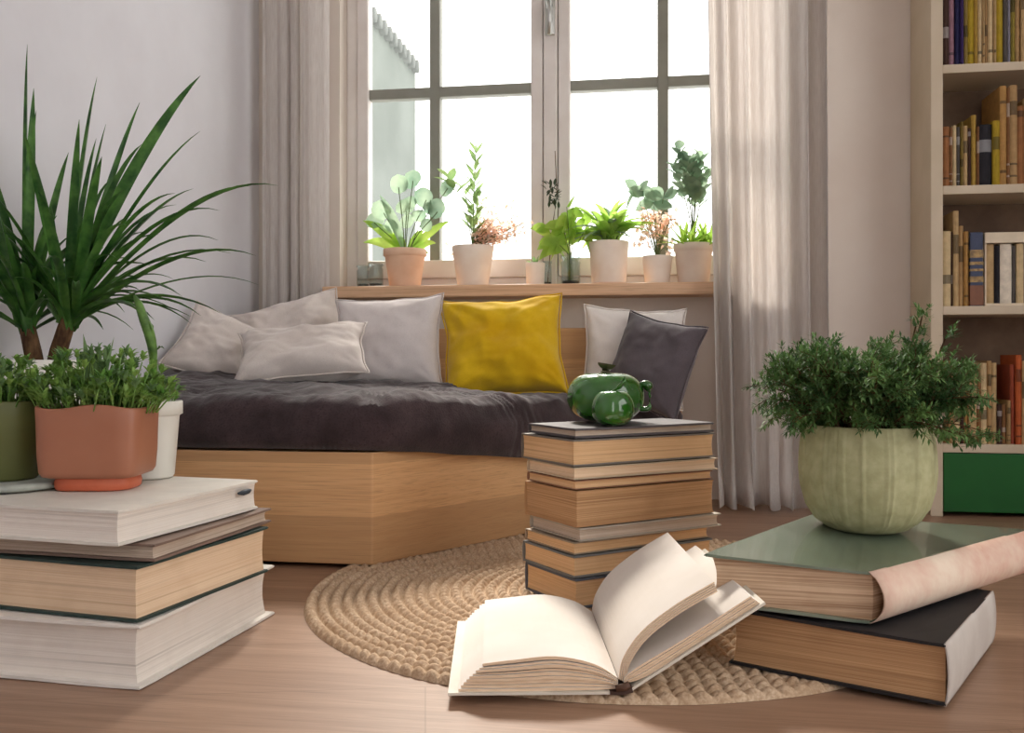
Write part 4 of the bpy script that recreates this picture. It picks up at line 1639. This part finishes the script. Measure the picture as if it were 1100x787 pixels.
COL = {
    'dark brown': (70, 48, 40), 'mauve': (150, 112, 124), 'navy': (38, 38, 76), 'purple': (58, 42, 92), 'olive tan': (136, 116, 62),
    'mustard': (168, 142, 40), 'gold': (172, 140, 66), 'cream': (208, 184, 142), 'buff': (190, 160, 116), 'tan': (176, 142, 98),
    'dark grey': (86, 80, 76), 'lilac grey': (148, 144, 156), 'olive': (140, 124, 54), 'rust': (150, 100, 62), 'brown': (132, 92, 58),
    'orange': (184, 92, 50), 'black': (36, 34, 40), 'white': (226, 214, 196), 'slate blue': (62, 70, 96), 'amber': (176, 134, 78), 'red brown': (150, 72, 50)}
ORD = ['first', 'second', 'third', 'fourth', 'fifth', 'sixth', 'seventh', 'eighth', 'ninth', 'tenth', 'eleventh', 'twelfth', 'thirteenth', 'fourteenth', 'fifteenth', 'sixteenth', 'seventeenth', 'eighteenth', 'nineteenth', 'twentieth', 'twenty-first', 'twenty-second', 'twenty-third']
PG_sh = pages('shelf_paper', srgb(214, 190, 150), srgb(190, 162, 120), .8)


def shelf_book(x, w, h, z, col, depth, label, group, bands, tilt=0.0):
    c = MATS.get('cloth_' + col) or simple('cloth_' + col, srgb(*COL[col]), tuple(v * .8 for v in srgb(*COL[col])[:3]) + (1,), .7, 60, .25)
    rgb = COL[col]
    bc = simple('band_' + col, srgb(*[min(255, int(v * .5 + 110)) if sum(rgb) < 300 else int(v * .62) for v in rgb]), None, .5, 60, .3)
    y0 = BY0 + .012 + R.uniform(0, .012)
    y1 = min(BY1 - .014, y0 + depth)
    ct = min(.0022, w * .16)
    bm = bmesh.new()
    n = 8                                           # rounded spine
    arc = []
    for k in range(n + 1):
        t = k / n
        arc.append((x + w * t, y0 + .003 - .0045 * math.sin(PI * t)))
    pts = arc + [(x + w, y1), (x + w - ct, y1)] + [(x + w - ct, y0 + .006), (x + ct, y0 + .006)] + [(x + ct, y1), (x, y1)]
    lo = [bm.verts.new((a, b, z)) for a, b in pts]
    hi = [bm.verts.new((a, b, z + h)) for a, b in pts]
    bm.faces.new(lo[::-1]); bm.faces.new(hi)
    for i in range(len(pts)):
        j = (i + 1) % len(pts)
        f = bm.faces.new((lo[i], lo[j], hi[j], hi[i]))
    box(bm, x + ct, x + w - ct, y0 + .006, y1 - .003, z + .002, z + h - .003, 1)
    for f0, f1 in bands:
        vs = []
        za, zb = z + h * f0, z + h * f1
        l2 = [bm.verts.new((a, b - .0005, za)) for a, b in arc]
        h2 = [bm.verts.new((a, b - .0005, zb)) for a, b in arc]
        for i in range(n):
            f = bm.faces.new((l2[i], l2[i + 1], h2[i + 1], h2[i])); f.material_index = 2
    if tilt:
        for v in bm.verts:
            v.co.x += (v.co.z - z) * tilt
    o = obj('book', bm, [c, PG_sh, bc])
    tag(o, label, 'book', group)


def row(zb, items, shelf_name, group, seed):
    rr = random.Random(seed)
    x = BX0 + .0335
    seen = {}
    for i, (w, h, col) in enumerate(items):
        if col is None:
            x += w * .00232
            continue
        ww = w * .00232
        size = 'tall' if h > .22 else ('low' if h < .15 else '')
        thick = 'thick' if ww > .018 else ('slim' if ww < .009 else '')
        idx = sum(1 for q in items[:i] if q[2])
        lab = ' '.join(t for t in (size, thick, col, 'book on the', shelf_name + ',', ORD[idx], 'from the side post') if t)
        nb = rr.choice([[(.12, .15), (.82, .85)], [(.3, .42)], [(.08, .1), (.2, .22), (.7, .84)], [(.86, .94)], [(.55, .75)], []])
        shelf_book(x, ww - .0006, h, zb + .0113, col, rr.uniform(.11, .14), lab, group, nb)
        x += ww


row(BOARDS[3], [(6.7, .235, 'dark brown'), (6.6, .24, 'mauve'), (4.8, .25, 'navy'), (3.8, .25, 'purple'), (4.8, .24, 'olive tan'), (6.7, .235, 'mustard'), (3.8, .24, 'gold'),
                (4.2, .23, 'cream'), (2.5, .24, 'buff'), (3.4, .24, 'tan'), (5.1, .245, 'cream'), (2.9, .23, 'buff'), (6.7, .24, 'mustard'), (4.8, .25, 'dark grey'), (3.8, .24, 'lilac grey'),
                (4.8, .235, 'olive'), (4.8, .24, 'tan'), (6.7, .24, 'buff'), (6, .23, 'brown'), (5, .24, 'olive')], 'top visible shelf', 'books on the top visible shelf', 1)
row(BOARDS[2], [(7, .152, 'rust'), (3.6, .150, 'brown'), (4.8, .156, 'cream'), (3.8, .152, 'dark grey'), (3, .165, 'olive tan'), (4.6, .154, 'buff'), (3.6, .148, 'dark brown'), (5, .180, 'gold'),
                (3, .15, 'brown'), (13.4, .156, 'black'), (7, .163, 'mustard'), (7, .250, 'amber'), (3.5, .245, 'brown'), (8, .252, 'tan'), (7.5, .20, 'rust'), (7, .22, 'buff'), (8, .2, 'brown')],
    'second shelf from above', 'books on the second shelf', 2)
row(BOARDS[1], [(9.6, .192, 'cream'), (2, .19, 'dark brown'), (6, .243, 'buff'), (5, .205, 'tan'), (5, .19, 'amber')], 'third shelf', 'books on the third shelf', 3)
# decorated dark volume and the slipcase set beside it
x = BX0 + .0335 + 27.8 * .00232
bmk = bmesh.new()
zc = BOARDS[1] + .0113
dk = thing('book', 'dark blue volume with gilt bands and brown foot on the third shelf', 'book', (x + .016, BY0 + .02, zc), 'books on the third shelf')
box(bmk, x, x + .031, BY0 + .012, BY0 + .14, zc, zc + .187, 0, .003)
obj('cover', bmk, simple('cloth_slate blue', srgb(*COL['slate blue']), None, .6, 50), dk)
bmk = bmesh.new()
for a, b in ((.060, .075), (.088, .094), (.104, .112), (.122, .142)):
    box(bmk, x - .0004, x + .0314, BY0 + .0112, BY0 + .03, zc + a, zc + b)
obj('gilt_bands', bmk, simple('gilt', srgb(170, 136, 76), srgb(100, 76, 44), .4, 90), dk)
bmk = bmesh.new(); box(bmk, x - .0004, x + .0314, BY0 + .0112, BY0 + .03, zc + .002, zc + .052)
obj('foot_panel', bmk, simple('leather_brown', srgb(128, 84, 62), None, .6, 50), dk)
x += .034
sl = thing('slipcase', 'cream open-fronted slipcase of books beside the dark blue volume', 'slipcase', (x + .09, BY0 + .02, zc))
bmk = bmesh.new()
box(bmk, x, x + .200, BY0 + .008, BY0 + .15, zc, zc + .006); box(bmk, x, x + .200, BY0 + .008, BY0 + .15, zc + .158, zc + .185, 0, .002)
box(bmk, x, x + .003, BY0 + .008, BY0 + .15, zc + .006, zc + .158); box(bmk, x + .197, x + .200, BY0 + .008, BY0 + .15, zc + .006, zc + .158)
box(bmk, x + .003, x + .197, BY0 + .147, BY0 + .15, zc + .006, zc + .158)
obj('case', bmk, simple('cream_board', srgb(222, 206, 182), None, .7, 20), sl)
xx = x + .0035
for i, (w, col, hh) in enumerate(((.023, 'buff', .150), (.013, 'black', .146), (.028, 'white', .150), (.010, 'dark grey', .145), (.018, 'cream', .150), (.014, 'slate blue', .148), (.020, 'white', .150), (.012, 'black', .147), (.022, 'buff', .15), (.020, 'cream', .15))):
    shelf_book(xx, w - .0006, hh, zc + .0063, col, .12, f'{col} volume in the cream slipcase, {ORD[i]} from the dark blue volume', 'volumes in the slipcase', [])
    xx += w
row(BOARDS[0], [(7, .20, 'brown'), (5, .21, 'tan'), (6, .185, 'cream'), (4, .20, 'dark brown'), (5, .19, 'amber'), (8, .175, 'buff'), (5, .16, 'brown'), (6, .205, 'cream'), (4.5, .21, 'tan'), (5.5, .205, 'buff'),
                (5, .10, 'dark brown'), (5, .10, 'brown'), (4, .11, 'tan'), (5, .20, 'red brown'), (6, .225, 'orange'), (4, .21, 'buff'), (5, .19, 'dark brown'), (6, .2, 'tan'), (5, .19, 'brown')],
    'lowest shelf', 'books on the lowest shelf', 4)

# ------------------------------------------------------------------ light and camera
w = bpy.data.worlds.new('sky'); bpy.context.scene.world = w
w.use_nodes = True
bg = w.node_tree.nodes['Background']
bg.inputs[0].default_value = (1.0, .985, .965, 1)
bg.inputs[1].default_value = 3.6

sun = bpy.data.lights.new('sun', 'SUN'); sun.energy = 10; sun.angle = math.radians(16); sun.color = (1, .93, .84)
so = bpy.data.objects.new('sun', sun); C.objects.link(so)
d = Vector((.20, -.72, -.80)).normalized()
so.rotation_euler = d.to_track_quat('-Z', 'Y').to_euler()

cam = bpy.data.cameras.new('camera')
cam.sensor_fit = 'HORIZONTAL'; cam.sensor_width = 36
cam.lens = 36 * 1000 / 1100
cam.shift_y = -.0077
cam.clip_start = .02
co = bpy.data.objects.new('camera', cam); C.objects.link(co)
co.location = (0, 0, EYE); co.rotation_euler = (PI / 2, 0, YAW)
sc = bpy.context.scene
sc.camera = co
sc.view_settings.view_transform = 'Standard'
sc.view_settings.look = 'None'
sc.view_settings.gamma = 1
sc.view_settings.use_curve_mapping = False
sc.view_settings.exposure = -0.22
sc.cycles.use_denoising = True
sc.cycles.max_bounces = 8
sc.cycles.diffuse_bounces = 5
sc.cycles.transparent_max_bounces = 16
sc.cycles.sample_clamp_indirect = 6
